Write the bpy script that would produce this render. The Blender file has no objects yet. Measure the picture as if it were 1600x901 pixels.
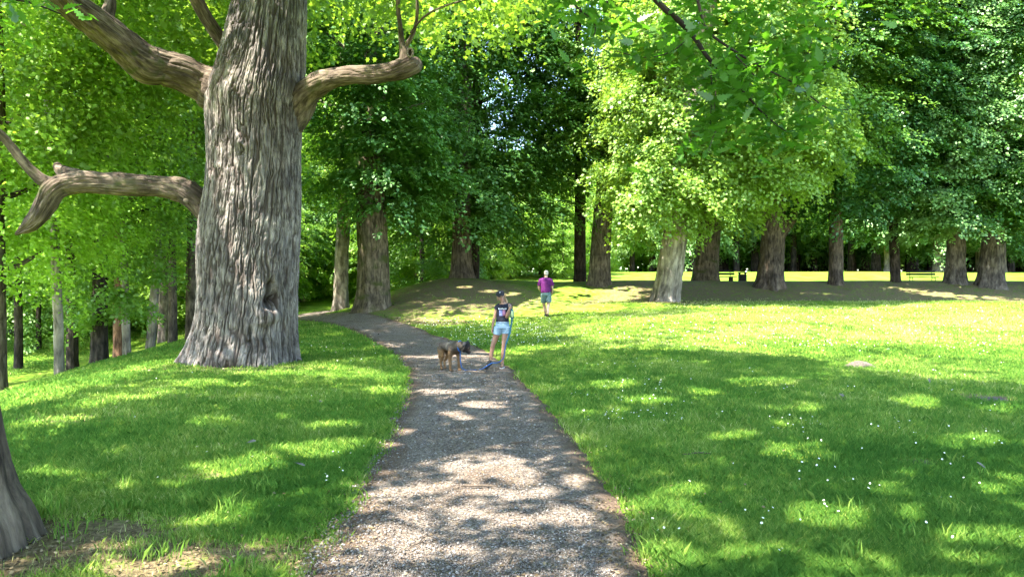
import bpy, math, random
import numpy as np
from mathutils import Vector, Matrix

random.seed(7)
R = np.random.default_rng(11)
scn = bpy.context.scene
COL = scn.collection

# ------------------------------------------------------------------ camera, sky, sun, exposure
F = 1140.0; CX = 800.0; CY = 450.5; EYE = 1.6
cam = bpy.data.cameras.new('camera')
cam.sensor_width = 36.0; cam.lens = 36.0 * F / 1600.0
cam.clip_start = 0.05; cam.clip_end = 2000
cam_o = bpy.data.objects.new('camera', cam); COL.objects.link(cam_o)
cam_o.location = (0, 0, EYE); cam_o.rotation_euler = (math.radians(90), 0, 0)
scn.camera = cam_o

SUN_AZ = math.atan2(-0.80, -0.60)            # direction towards the sun: left and behind the camera
SUN_EL = math.radians(59)
SV = np.array([-0.80 * math.cos(SUN_EL), -0.60 * math.cos(SUN_EL), math.sin(SUN_EL)])
w = bpy.data.worlds.new('World'); scn.world = w; w.use_nodes = True
nt = w.node_tree; nt.nodes.clear()
sky = nt.nodes.new('ShaderNodeTexSky'); sky.sky_type = 'NISHITA'; sky.sun_disc = False
sky.sun_elevation = SUN_EL; sky.sun_rotation = SUN_AZ % (2 * math.pi)
sky.air_density = 1.0; sky.dust_density = 0.6; sky.ozone_density = 1.5
bg = nt.nodes.new('ShaderNodeBackground'); bg.inputs[1].default_value = 0.15
wo = nt.nodes.new('ShaderNodeOutputWorld')
nt.links.new(sky.outputs[0], bg.inputs[0]); nt.links.new(bg.outputs[0], wo.inputs[0])
sl = bpy.data.lights.new('sun', 'SUN'); sl.energy = 4.2; sl.angle = math.radians(0.55); sl.color = (1.0, 0.95, 0.86)
so = bpy.data.objects.new('sun', sl); COL.objects.link(so)
so.rotation_euler = Vector(SV).to_track_quat('Z', 'Y').to_euler(); so.location = (-30, -25, 60)
scn.view_settings.view_transform = 'Standard'; scn.view_settings.look = 'None'
scn.view_settings.exposure = 3.0; scn.view_settings.gamma = 1.0; scn.view_settings.use_curve_mapping = False
cy = scn.cycles
cy.max_bounces = 7; cy.diffuse_bounces = 4; cy.glossy_bounces = 2; cy.transmission_bounces = 4; cy.transparent_max_bounces = 4
cy.use_denoising = True; cy.caustics_reflective = False; cy.caustics_refractive = False
cy.use_adaptive_sampling = True; cy.adaptive_threshold = 0.02
try: cy.denoiser = 'OPENIMAGEDENOISE'
except Exception: pass

# ------------------------------------------------------------------ noise
def _h(ix, iy, iz):
    n = (ix.astype(np.int64) * 73856093) ^ (iy.astype(np.int64) * 19349663) ^ (iz.astype(np.int64) * 83492791)
    n = (n ^ (n >> 13)) * 1274126177 & 0x7fffffff
    n = (n ^ (n >> 15)) * 668265263 & 0x7fffffff
    return (n & 0xffff) / 32767.5 - 1.0
def vnoise(p, seed=0):
    p = np.asarray(p, float) + seed * 17.31
    i = np.floor(p).astype(np.int64); f = p - i; f = f * f * (3 - 2 * f)
    out = 0
    for dx in (0, 1):
        wx = f[..., 0] if dx else 1 - f[..., 0]
        for dy in (0, 1):
            wy = f[..., 1] if dy else 1 - f[..., 1]
            for dz in (0, 1):
                wz = f[..., 2] if dz else 1 - f[..., 2]
                out = out + wx * wy * wz * _h(i[..., 0] + dx, i[..., 1] + dy, i[..., 2] + dz)
    return out
def fnoise(p, seed=0, oct=3):
    s = 0; a = 1; t = 0
    for k in range(oct):
        s = s + a * vnoise(np.asarray(p) * 2 ** k, seed + k); t += a; a *= .5
    return s / t
def n2(x, y, k, seed=0, oct=3):
    x = np.asarray(x, float); y = np.asarray(y, float)
    return fnoise(np.stack([x * k, y * k, np.zeros_like(x)], -1), seed, oct)
def sst(a, b, x):
    t = np.clip((np.asarray(x, float) - a) / (b - a), 0, 1); return t * t * (3 - 2 * t)

# ------------------------------------------------------------------ terrain
def ground_z(X, Y):
    X = np.asarray(X, float); Y = np.asarray(Y, float)
    sx = 0.15 + 0.85 * sst(-3, 7, X)
    lawn = 1.0 * sst(10, 40, Y) ** 1.0 * 1.22
    lawn = np.minimum(lawn, 1.0)
    bank = 1.02 * sst(33.5, 40, Y)
    far = -0.30 * sst(40.5, 45, Y) * (1 - sst(48, 66, Y)) * sst(-4, 3, X) + 1.45 * sst(44, 84, Y) + 0.012 * np.maximum(Y - 84, 0)
    left = 1 - sst(-6, -11, X) * sst(20, 30, Y) * 0.8
    z = lawn * (sx + (1 - sx) * sst(34, 46, Y)) * left + bank * sst(-9, 1, X) * left + far
    z = z + 1.98 * np.exp(-((X + 2.6) / 4.5) ** 2 - (np.minimum(Y - 37.0, 0) / 6.3) ** 2 - (np.maximum(Y - 37.5, 0) / 6.0) ** 2) * (1 - sst(-9, 1, X) * sst(33.5, 40, Y) * 0.72)
    edge = -(5.3 + 0.20 * np.clip(Y - 6, -6, 60))
    d = sst(0, 9.5, edge - X)
    z = z - 1.85 * d * (1 - 0.45 * sst(28, 60, Y))
    z = z + 0.05 * n2(X, Y, .35, 3) * sst(3, 12, np.hypot(X, Y)) + 0.012 * n2(X, Y, 2.0, 5, 2)
    return z
def gz(x, y): return float(ground_z(np.array([x]), np.array([y]))[0])
def wx(px, Y): return (px - CX) / F * Y
def wz(py, Y): return EYE - (py - CY) / F * Y
def pix(P):
    P = np.asarray(P, float)
    Y = np.maximum(P[..., 1], 1e-3)
    return CX + F * P[..., 0] / Y, CY - F * (P[..., 2] - EYE) / Y

# ------------------------------------------------------------------ mesh plumbing
def new_obj(name, me, mat=None, parent=None):
    o = bpy.data.objects.new(name, me); COL.objects.link(o)
    if mat is not None: me.materials.append(mat)
    if parent is not None: o.parent = parent
    return o
def mesh_np(name, V, faces, smooth=False, attrs=None):
    """V (n,3); faces: an int array (m,k), or a list of such arrays."""
    if not isinstance(faces, list): faces = [faces]
    me = bpy.data.meshes.new(name)
    V = np.ascontiguousarray(V, dtype=np.float32)
    me.vertices.add(len(V)); me.vertices.foreach_set('co', V.ravel())
    tot = sum(f.size for f in faces); nf = sum(len(f) for f in faces)
    me.loops.add(tot); me.polygons.add(nf)
    me.loops.foreach_set('vertex_index', np.concatenate([f.ravel() for f in faces]).astype(np.int32))
    st = []; c = 0
    for f in faces:
        k = f.shape[1]; st.append(c + np.arange(len(f)) * k); c += f.size
    me.polygons.foreach_set('loop_start', np.concatenate(st).astype(np.int32))
    me.update(calc_edges=True)
    if smooth: me.polygons.foreach_set('use_smooth', np.ones(nf, bool))
    for k, (kind, arr) in (attrs or {}).items():
        a = me.attributes.new(k, kind, 'POINT')
        a.data.foreach_set('value' if kind == 'FLOAT' else 'vector', np.ascontiguousarray(arr, dtype=np.float32).ravel())
    return me
def tag(o, label=None, cat=None, group=None, kind=None):
    if label: o['label'] = label
    if cat: o['category'] = cat
    if group: o['group'] = group
    if kind: o['kind'] = kind
    return o
def thing(name, loc, label, cat, group=None, rz=0):
    o = bpy.data.objects.new(name, None); COL.objects.link(o)
    o.location = loc; o.rotation_euler = (0, 0, rz); o.empty_display_size = .2
    return tag(o, label, cat, group)

class MB:
    """collects simple shapes into one mesh"""
    def __init__(s): s.V = []; s.F = {}; s.n = 0
    def add(s, V, F):
        V = np.asarray(V, float); s.V.append(V)
        for f in F:
            s.F.setdefault(len(f), []).append([i + s.n for i in f])
        s.n += len(V); return s
    def box(s, c, d, M=None, bev=0.0):
        c = np.array(c, float); x, y, z = np.array(d, float) / 2
        if bev <= 0:
            V = np.array([[i * x, j * y, k * z] for i in (-1, 1) for j in (-1, 1) for k in (-1, 1)])
            Fc = [(0, 1, 3, 2), (4, 6, 7, 5), (0, 4, 5, 1), (2, 3, 7, 6), (0, 2, 6, 4), (1, 5, 7, 3)]
        else:
            b = min(bev, x * .9, y * .9, z * .9); V = []; Fc = []
            ring = lambda X, Y: [(-X + b, -Y), (X - b, -Y), (X, -Y + b), (X, Y - b), (X - b, Y), (-X + b, Y), (-X, Y - b), (-X, -Y + b)]
            for (zz, ins) in ((-z, b), (-z + b, 0), (z - b, 0), (z, b)):
                V += [(q[0], q[1], zz) for q in ring(x - ins, y - ins)]
            for k in range(3):
                for i in range(8):
                    Fc.append((k * 8 + i, k * 8 + (i + 1) % 8, k * 8 + 8 + (i + 1) % 8, k * 8 + 8 + i))
            Fc.append(tuple(range(7, -1, -1))); Fc.append(tuple(range(24, 32))); V = np.array(V)
        if M is not None: V = V @ np.array(M.to_3x3()).T
        return s.add(V + c, Fc)
    def tube(s, pts, rad, n=12, flat=None, cap=True):
        V, Fq = sweep(pts, rad, n, None, flat=flat)
        nl = len(V) // n; F = [tuple(f) for f in Fq]
        if cap:
            F.append(tuple(range(n - 1, -1, -1))); F.append(tuple((nl - 1) * n + i for i in range(n)))
        return s.add(V, F)
    def ell(s, c, r, M=None, nu=16, nv=10):
        V = []; F = []
        V.append((0, 0, -1))
        for j in range(1, nv):
            a = -math.pi / 2 + math.pi * j / nv
            for i in range(nu):
                t = 2 * math.pi * i / nu; V.append((math.cos(a) * math.cos(t), math.cos(a) * math.sin(t), math.sin(a)))
        V.append((0, 0, 1)); V = np.array(V) * np.array(r)
        for i in range(nu): F.append((0, 1 + (i + 1) % nu, 1 + i))
        for j in range(nv - 2):
            for i in range(nu):
                a = 1 + j * nu + i; b = 1 + j * nu + (i + 1) % nu; F.append((a, b, b + nu, a + nu))
        t = 1 + (nv - 2) * nu
        for i in range(nu): F.append((t + i, t + (i + 1) % nu, len(V) - 1))
        if M is not None: V = V @ np.array(M.to_3x3()).T
        return s.add(V + np.array(c), F)
    def build(s, name, mat, parent=None, smooth=True, loc=None, remesh=None, sm=3, attrs=None):
        me = mesh_np(name, np.concatenate(s.V), [np.array(v) for v in s.F.values()], smooth)
        o = new_obj(name, me, mat, parent)
        if loc is not None: o.location = loc
        if remesh:
            r = o.modifiers.new('r', 'REMESH'); r.mode = 'VOXEL'; r.voxel_size = remesh; r.use_smooth_shade = True
            if sm:
                q = o.modifiers.new('s', 'SMOOTH'); q.iterations = sm; q.factor = .5
            dg = bpy.context.evaluated_depsgraph_get()
            m2 = bpy.data.meshes.new_from_object(o.evaluated_get(dg)); o.modifiers.clear()
            o.data = m2; m2.name = name
            if not m2.materials: m2.materials.append(mat)
            m2.polygons.foreach_set('use_smooth', np.ones(len(m2.polygons), bool))
            if attrs:
                P = np.empty(len(m2.vertices) * 3, np.float32); m2.vertices.foreach_get('co', P); P = P.reshape(-1, 3)
                for k, fn in attrs.items():
                    arr = fn(P).astype(np.float32)
                    a = m2.attributes.new(k, 'FLOAT_COLOR', 'POINT')
                    a.data.foreach_set('color', np.concatenate([arr, np.ones((len(arr), 1), np.float32)], 1).ravel())
        return o

def resample(pts, rad, m):
    pts = np.asarray(pts, float); rad = np.asarray(rad, float)
    n = len(pts)
    if m is None or n < 3: 
        if m is None: return pts, rad
    d = np.r_[0, np.cumsum(np.linalg.norm(np.diff(pts, axis=0), axis=1))]
    t = np.linspace(0, d[-1], m)
    # Catmull-Rom through the points
    P = np.vstack([2 * pts[0] - pts[1], pts, 2 * pts[-1] - pts[-2]]); Q = np.r_[rad[0], rad, rad[-1]]
    k = np.clip(np.searchsorted(d, t, side='right') - 1, 0, n - 2)
    u = ((t - d[k]) / np.maximum(d[k + 1] - d[k], 1e-9))
    def cr(A):
        a, b, c, e = A[k], A[k + 1], A[k + 2], A[k + 3]
        uu = u[:, None] if A.ndim == 2 else u
        return .5 * (2 * b + (c - a) * uu + (2 * a - 5 * b + 4 * c - e) * uu ** 2 + (3 * b - a - 3 * c + e) * uu ** 3)
    return cr(P), np.maximum(np.interp(t, d, rad), .0005)
def frames(P):
    T = np.gradient(P, axis=0); T /= np.linalg.norm(T, axis=1)[:, None] + 1e-12
    A = np.zeros_like(P); ref = np.array([1., 0, 0]) if abs(T[0][0]) < .9 else np.array([0., 1, 0])
    a = ref - T[0] * T[0].dot(ref); A[0] = a / np.linalg.norm(a)
    for i in range(1, len(P)):
        a = A[i - 1] - T[i] * T[i].dot(A[i - 1]); A[i] = a / (np.linalg.norm(a) + 1e-12)
    return T, A, np.cross(T, A)
def quads_grid(nl, n, off=0):
    i = np.arange(nl - 1)[:, None] * n; j = np.arange(n)[None]; j2 = (j + 1) % n
    return (np.stack([i + j, i + j2, i + n + j2, i + n + j], -1).reshape(-1, 4) + off)
def sweep(pts, rad, n, m, fn=None, flat=None):
    P, r = resample(pts, rad, m)
    T, A, B = frames(P)
    th = np.linspace(0, 2 * math.pi, n, endpoint=False)
    rr = np.repeat(r[:, None], n, 1)
    if fn is not None: rr = fn(P, r, th, rr)
    fb = 1.0 if flat is None else flat
    V = P[:, None] + rr[..., None] * (np.cos(th)[None, :, None] * A[:, None] + fb * np.sin(th)[None, :, None] * B[:, None])
    return V.reshape(-1, 3), quads_grid(len(P), n)

# ------------------------------------------------------------------ materials
def mat(name): 
    m = bpy.data.materials.new(name); m.use_nodes = True; m.node_tree.nodes.clear(); return m, m.node_tree
def nd(t, ty, **kw):
    n = t.nodes.new(ty)
    for k, v in kw.items():
        if k.startswith('i_'):
            key = k[2:]; key = int(key) if key.isdigit() else key
            n.inputs[key].default_value = v
        else: setattr(n, k, v)
    return n
def ramp(t, src, stops, mode='LINEAR'):
    r = t.nodes.new('ShaderNodeValToRGB'); e = r.color_ramp.elements; r.color_ramp.interpolation = mode
    while len(e) < len(stops): e.new(.5)
    for k, (p, c) in enumerate(stops): e[k].position = p; e[k].color = (*c, 1) if len(c) == 3 else c
    t.links.new(src, r.inputs[0]); return r.outputs[0]
def principled(t, col, rough=.8, spec=.3, nrm=None, metal=0, sss=0):
    b = t.nodes.new('ShaderNodeBsdfPrincipled'); o = t.nodes.new('ShaderNodeOutputMaterial')
    if isinstance(col, tuple): b.inputs['Base Color'].default_value = (*col, 1)
    else: t.links.new(col, b.inputs['Base Color'])
    b.inputs['Roughness'].default_value = rough; b.inputs['Specular IOR Level'].default_value = spec; b.inputs['Metallic'].default_value = metal
    if sss: b.inputs['Subsurface Weight'].default_value = sss; b.inputs['Subsurface Radius'].default_value = (.02, .008, .004)
    if nrm is not None: t.links.new(nrm, b.inputs['Normal'])
    t.links.new(b.outputs[0], o.inputs[0]); return b
def simple(name, col, rough=.7, spec=.3, var=.15, scale=30, bump=.2, metal=0, sss=0, dist=.005):
    m, t = mat(name)
    tc = nd(t, 'ShaderNodeTexCoord'); no = nd(t, 'ShaderNodeTexNoise', i_Scale=scale, i_Detail=4.0)
    t.links.new(tc.outputs['Object'], no.inputs['Vector'])
    c = ramp(t, no.outputs[0], [(.3, tuple(x * (1 - var) for x in col)), (.7, tuple(min(1, x * (1 + var)) for x in col))])
    bp = nd(t, 'ShaderNodeBump', i_Strength=bump, i_Distance=dist); t.links.new(no.outputs[0], bp.inputs['Height'])
    principled(t, c, rough, spec, bp.outputs[0], metal, sss); return m

def leaf_mat(name, dark, light, trans, twt=.45, gloss=.05, rough=.4):
    m, t = mat(name)
    at = nd(t, 'ShaderNodeAttribute', attribute_name='tint')
    oi = nd(t, 'ShaderNodeObjectInfo')
    c = ramp(t, at.outputs['Fac'], [(0, dark), (1, light)])
    tr = nd(t, 'ShaderNodeMix', data_type='RGBA'); tr.inputs[6].default_value = (*[x * .62 for x in trans], 1); tr.inputs[7].default_value = (*trans, 1)
    t.links.new(at.outputs['Fac'], tr.inputs[0])
    hs = nd(t, 'ShaderNodeHueSaturation'); mr = nd(t, 'ShaderNodeMapRange'); mr.inputs[3].default_value = .49; mr.inputs[4].default_value = .51
    t.links.new(oi.outputs['Random'], mr.inputs[0]); t.links.new(mr.outputs[0], hs.inputs['Hue']); t.links.new(c, hs.inputs['Color'])
    d = nd(t, 'ShaderNodeBsdfDiffuse'); t.links.new(hs.outputs[0], d.inputs[0])
    tl = nd(t, 'ShaderNodeBsdfTranslucent'); t.links.new(tr.outputs[2], tl.inputs[0])
    mx = nd(t, 'ShaderNodeMixShader', i_0=twt); t.links.new(d.outputs[0], mx.inputs[1]); t.links.new(tl.outputs[0], mx.inputs[2])
    g = nd(t, 'ShaderNodeBsdfGlossy', i_Roughness=rough); g.inputs[0].default_value = (.8, .9, .75, 1)
    mg = nd(t, 'ShaderNodeMixShader', i_0=gloss); t.links.new(mx.outputs[0], mg.inputs[1]); t.links.new(g.outputs[0], mg.inputs[2])
    o = nd(t, 'ShaderNodeOutputMaterial'); t.links.new(mg.outputs[0], o.inputs[0]); return m

def bark_mat(name, base, lite, moss=0.0, scale=1.0, bump=.7):
    m, t = mat(name)
    at = nd(t, 'ShaderNodeAttribute', attribute_name='bk')
    mp = nd(t, 'ShaderNodeMapping'); mp.inputs['Scale'].default_value = (14 * scale, 14 * scale, 2.6 * scale)
    t.links.new(at.outputs['Vector'], mp.inputs[0])
    n1 = nd(t, 'ShaderNodeTexNoise', i_Scale=1.0, i_Detail=7.0, i_Roughness=.65, i_Distortion=.4); t.links.new(mp.outputs[0], n1.inputs['Vector'])
    n3 = nd(t, 'ShaderNodeTexNoise', i_Scale=1.6, i_Detail=4.0); t.links.new(at.outputs['Vector'], n3.inputs['Vector'])
    c = ramp(t, n1.outputs[0], [(.34, tuple(x * .32 for x in base)), (.5, base), (.64, lite)])
    c2 = ramp(t, n3.outputs[0], [(.34, (.62, .60, .60)), (.66, (1.25, 1.2, 1.1))])
    mu = nd(t, 'ShaderNodeMix', data_type='RGBA', blend_type='MULTIPLY'); mu.inputs[0].default_value = 1
    t.links.new(c, mu.inputs[6]); t.links.new(c2, mu.inputs[7]); col = mu.outputs[2]
    if moss > 0:
        sp = nd(t, 'ShaderNodeSeparateXYZ'); t.links.new(at.outputs['Vector'], sp.inputs[0])
        n4 = nd(t, 'ShaderNodeTexNoise', i_Scale=2.3, i_Detail=6.0); t.links.new(at.outputs['Vector'], n4.inputs['Vector'])
        f = ramp(t, n4.outputs[0], [(.62 - moss * .25, (0, 0, 0)), (.72 - moss * .2, (1, 1, 1))])
        mm = nd(t, 'ShaderNodeMix', data_type='RGBA'); t.links.new(f, mm.inputs[0]); t.links.new(col, mm.inputs[6]); mm.inputs[7].default_value = (.055, .062, .02, 1)
        col = mm.outputs[2]
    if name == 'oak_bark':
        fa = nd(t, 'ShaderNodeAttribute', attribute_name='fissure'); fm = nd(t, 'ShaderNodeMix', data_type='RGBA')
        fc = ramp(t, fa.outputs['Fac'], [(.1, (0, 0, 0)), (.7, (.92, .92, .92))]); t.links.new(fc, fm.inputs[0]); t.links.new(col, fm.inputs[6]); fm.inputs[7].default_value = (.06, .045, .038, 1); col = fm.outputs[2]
    bp = nd(t, 'ShaderNodeBump', i_Strength=bump, i_Distance=.03); t.links.new(n1.outputs[0], bp.inputs['Height'])
    principled(t, col, .95, .12, bp.outputs[0]); return m

M = {}
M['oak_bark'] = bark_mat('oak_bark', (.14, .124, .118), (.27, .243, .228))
M['limb_bark'] = bark_mat('limb_bark', (.10, .077, .06), (.19, .155, .12), moss=.15, bump=1.0)
M['pale_bark'] = bark_mat('pale_bark', (.22, .19, .155), (.37, .33, .28), scale=.6, bump=.5)
M['brown_bark'] = bark_mat('brown_bark', (.088, .07, .055), (.165, .135, .105), bump=1.0)
M['grey_bark'] = bark_mat('grey_bark', (.095, .08, .068), (.17, .148, .125), bump=.9)
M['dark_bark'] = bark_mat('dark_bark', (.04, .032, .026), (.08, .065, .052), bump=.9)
M['moss_bark'] = bark_mat('moss_bark', (.11, .09, .065), (.20, .165, .12), moss=.35, bump=1.0)
M['red_bark'] = bark_mat('red_bark', (.17, .09, .055), (.26, .15, .095))
L = {}
L['oak'] = leaf_mat('oak_leaf', (.05, .11, .012), (.16, .26, .025), (.33, .52, .035), .5, .03, .5)
L['maple'] = leaf_mat('maple_leaf', (.085, .18, .025), (.23, .36, .05), (.34, .52, .04), .42, .04, .5)
L['dark'] = leaf_mat('dark_leaf', (.034, .10, .018), (.12, .25, .045), (.16, .37, .025), .34, .05, .45)
L['mid'] = leaf_mat('mid_leaf', (.06, .145, .018), (.17, .31, .04), (.25, .48, .03), .44, .05, .5)
L['lime'] = leaf_mat('lime_leaf', (.11, .22, .015), (.24, .40, .04), (.38, .64, .05), .5, .03, .5)
L['deep'] = leaf_mat('deep_leaf', (.018, .06, .010), (.065, .16, .026), (.09, .24, .014), .32, .05, .45)
L['pale'] = leaf_mat('pale_leaf', (.07, .17, .04), (.19, .35, .09), (.23, .45, .06), .36, .06, .5)

# ground: grass, bare soil and leaf litter by a "soil" mask stored on the sheet
def ground_mat():
    m, t = mat('grass_ground')
    tc = nd(t, 'ShaderNodeTexCoord')
    a = nd(t, 'ShaderNodeTexNoise', i_Scale=.9, i_Detail=6.0, i_Roughness=.65); t.links.new(tc.outputs['Object'], a.inputs['Vector'])
    b = nd(t, 'ShaderNodeTexNoise', i_Scale=34.0, i_Detail=5.0, i_Roughness=.7); t.links.new(tc.outputs['Object'], b.inputs['Vector'])
    ca = ramp(t, a.outputs[0], [(.3, (.08, .17, .012)), (.5, (.15, .24, .02)), (.7, (.28, .32, .06))])
    cb = ramp(t, b.outputs[0], [(.3, (.45, .5, .45)), (.6, (1, 1, 1)), (.75, (1.35, 1.3, 1.1))])
    mu = nd(t, 'ShaderNodeMix', data_type='RGBA', blend_type='MULTIPLY'); mu.inputs[0].default_value = 1
    t.links.new(ca, mu.inputs[6]); t.links.new(cb, mu.inputs[7])
    s1 = nd(t, 'ShaderNodeTexNoise', i_Scale=22.0, i_Detail=7.0, i_Roughness=.75); t.links.new(tc.outputs['Object'], s1.inputs['Vector'])
    cs = ramp(t, s1.outputs[0], [(.3, (.06, .046, .02)), (.5, (.15, .115, .06)), (.7, (.30, .23, .135))])
    at = nd(t, 'ShaderNodeAttribute', attribute_name='soil')
    n5 = nd(t, 'ShaderNodeTexNoise', i_Scale=5.0, i_Detail=6.0, i_Roughness=.7); t.links.new(tc.outputs['Object'], n5.inputs['Vector'])
    st5 = nd(t, 'ShaderNodeMath', operation='MULTIPLY_ADD', i_1=2.2, i_2=-.60); t.links.new(n5.outputs[0], st5.inputs[0])
    ad = nd(t, 'ShaderNodeMath', operation='ADD'); t.links.new(at.outputs['Fac'], ad.inputs[0]); t.links.new(st5.outputs[0], ad.inputs[1])
    f = ramp(t, ad.outputs[0], [(.88, (0, 0, 0)), (1.12, (1, 1, 1))])
    # the ramp clamps at 1, so scale the sum by one half first
    hf = nd(t, 'ShaderNodeMath', operation='MULTIPLY', i_1=.5); t.links.new(ad.outputs[0], hf.inputs[0])
    r = t.nodes[f.node.name]; t.links.new(hf.outputs[0], r.inputs[0])
    r.color_ramp.elements[0].position = .42; r.color_ramp.elements[1].position = .56
    mm = nd(t, 'ShaderNodeMix', data_type='RGBA'); t.links.new(f, mm.inputs[0]); t.links.new(mu.outputs[2], mm.inputs[6]); t.links.new(cs, mm.inputs[7])
    bp = nd(t, 'ShaderNodeBump', i_Strength=.9, i_Distance=.04); t.links.new(b.outputs[0], bp.inputs['Height'])
    principled(t, mm.outputs[2], .95, .1, bp.outputs[0]); return m
M['ground'] = ground_mat()
def path_mat():
    m, t = mat('gravel_path')
    tc = nd(t, 'ShaderNodeTexCoord')
    v = nd(t, 'ShaderNodeTexVoronoi', i_Scale=70.0); t.links.new(tc.outputs['Object'], v.inputs['Vector'])
    v2 = nd(t, 'ShaderNodeTexVoronoi', i_Scale=150.0); t.links.new(tc.outputs['Object'], v2.inputs['Vector'])
    n = nd(t, 'ShaderNodeTexNoise', i_Scale=1.4, i_Detail=7.0, i_Roughness=.7); t.links.new(tc.outputs['Object'], n.inputs['Vector'])
    sv = nd(t, 'ShaderNodeSeparateColor'); t.links.new(v.outputs['Color'], sv.inputs[0])
    c = ramp(t, sv.outputs[0], [(0, (.085, .068, .056)), (.45, (.155, .13, .11)), (.8, (.215, .185, .158)), (1, (.34, .30, .265))])
    c2 = ramp(t, n.outputs[0], [(.32, (.70, .58, .47)), (.5, (1.0, .93, .85)), (.68, (1.15, 1.10, 1.03))])
    at = nd(t, 'ShaderNodeAttribute', attribute_name='soil')
    mu = nd(t, 'ShaderNodeMix', data_type='RGBA', blend_type='MULTIPLY'); mu.inputs[0].default_value = 1
    t.links.new(c, mu.inputs[6]); t.links.new(c2, mu.inputs[7])
    s1 = nd(t, 'ShaderNodeTexNoise', i_Scale=30.0, i_Detail=7.0, i_Roughness=.8); t.links.new(tc.outputs['Object'], s1.inputs['Vector'])
    cs = ramp(t, s1.outputs[0], [(.3, (.05, .034, .022)), (.52, (.13, .088, .06)), (.7, (.24, .17, .12))])
    ad = nd(t, 'ShaderNodeMath', operation='MULTIPLY_ADD', i_1=.35); t.links.new(s1.outputs[0], ad.inputs[0]); t.links.new(at.outputs['Fac'], ad.inputs[2])
    f = ramp(t, ad.outputs[0], [(.35, (0, 0, 0)), (.75, (1, 1, 1))])
    mm = nd(t, 'ShaderNodeMix', data_type='RGBA'); t.links.new(f, mm.inputs[0]); t.links.new(mu.outputs[2], mm.inputs[6]); t.links.new(cs, mm.inputs[7])
    h = nd(t, 'ShaderNodeMath', operation='ADD'); t.links.new(v.outputs['Distance'], h.inputs[0]); t.links.new(v2.outputs['Distance'], h.inputs[1])
    bp = nd(t, 'ShaderNodeBump', i_Strength=.8, i_Distance=.014, invert=True); t.links.new(h.outputs[0], bp.inputs['Height'])
    principled(t, mm.outputs[2], .92, .15, bp.outputs[0]); return m
M['path'] = path_mat()
def blade_mat():
    m, t = mat('grass_blade')
    at = nd(t, 'ShaderNodeAttribute', attribute_name='tint')
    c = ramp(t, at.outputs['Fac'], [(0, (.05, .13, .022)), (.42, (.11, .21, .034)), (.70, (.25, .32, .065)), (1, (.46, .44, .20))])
    d = nd(t, 'ShaderNodeBsdfDiffuse'); t.links.new(c, d.inputs[0])
    tl = nd(t, 'ShaderNodeBsdfTranslucent'); hs = nd(t, 'ShaderNodeHueSaturation', i_Value=2.0); t.links.new(c, hs.inputs['Color']); t.links.new(hs.outputs[0], tl.inputs[0])
    mx = nd(t, 'ShaderNodeMixShader', i_0=.45); t.links.new(d.outputs[0], mx.inputs[1]); t.links.new(tl.outputs[0], mx.inputs[2])
    o = nd(t, 'ShaderNodeOutputMaterial'); t.links.new(mx.outputs[0], o.inputs[0]); return m
M['blade'] = blade_mat()

# ------------------------------------------------------------------ where the photograph's ground is sunlit (used to open gaps in the canopy overhead)
LIT = [(590,843,46,9,-16),(607,783,46,12,-14),(760,634,32,5,0),(712,650,20,6,8),(672,697,24,6,-8),(720,737,42,9,5),(790,734,32,17,10),(745,770,68,8,6),(850,770,27,7,0),
 (815,752,20,5,0),(905,754,20,6,0),(660,768,13,7,0),(738,802,30,9,-8),(812,815,19,9,0),(885,812,36,14,8),(661,813,16,6,0),(717,861,22,8,0),(635,855,20,6,0),(900,843,14,4,0),(905,687,12,4,0),
 (640,720,18,4,0),(955,790,34,9,10),(640,675,16,3,0),(700,612,40,3,0),(520,890,30,8,0),
 (495,703,54,10,0),(380,730,58,14,-5),(310,770,42,10,0),(195,798,72,14,-5),(335,806,62,14,0),(430,762,30,10,0),(580,700,40,8,0),(75,660,64,8,-8),(185,625,80,8,-8),(340,660,40,5,0),(180,885,52,10,0),(280,875,40,10,0),
 (100,740,36,5,0),(530,665,42,4,0),(330,600,60,5,0),(430,584,60,5,0),(540,580,50,5,0),(600,610,30,5,0),
 (1255,708,46,13,6),(1305,815,68,22,5),(1080,765,32,8,0),(1150,685,26,5,0),(1050,795,62,11,8),(1055,875,55,12,0),(1440,628,32,8,0),(1572,640,26,9,0),(1520,690,52,12,0),(1560,755,36,12,0),(1430,800,22,8,0),(1540,840,52,12,0),
 (1340,885,52,12,0),(1580,800,26,8,0),(960,600,42,6,0),(930,650,36,6,0),(1190,597,52,5,0),(1010,625,32,5,0),(1395,737,30,6,0),(1250,640,22,5,0),(1400,770,32,6,0),(1100,612,28,4,0),(1180,860,30,7,0),(1480,880,36,8,0),
 (640,492,70,9,-8),(760,482,45,7,0),(700,500,60,6,-5),(600,540,30,5,0),(690,552,130,6,0),(870,470,60,12,-10),(940,462,60,10,0),(520,520,20,4,0),(1395,452,16,3,0),(1428,455,24,4,4),(1466,460,28,4,4),(1505,464,18,3,0),(1150,466,26,4,0),(1290,462,30,3,0),(990,452,30,5,0),(1080,452,24,4,0),(1548,465,14,2,0),(1230,455,14,3,0),(765,455,15,3,0),(798,459,16,3,-6),(676,473,20,4,-8),(708,469,14,3,0),(620,478,36,5,-10),(830,488,50,6,0),(740,500,56,5,0),(890,452,30,4,0),(920,480,50,7,0),(660,456,20,3,0),(725,448,16,3,0)]
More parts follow.
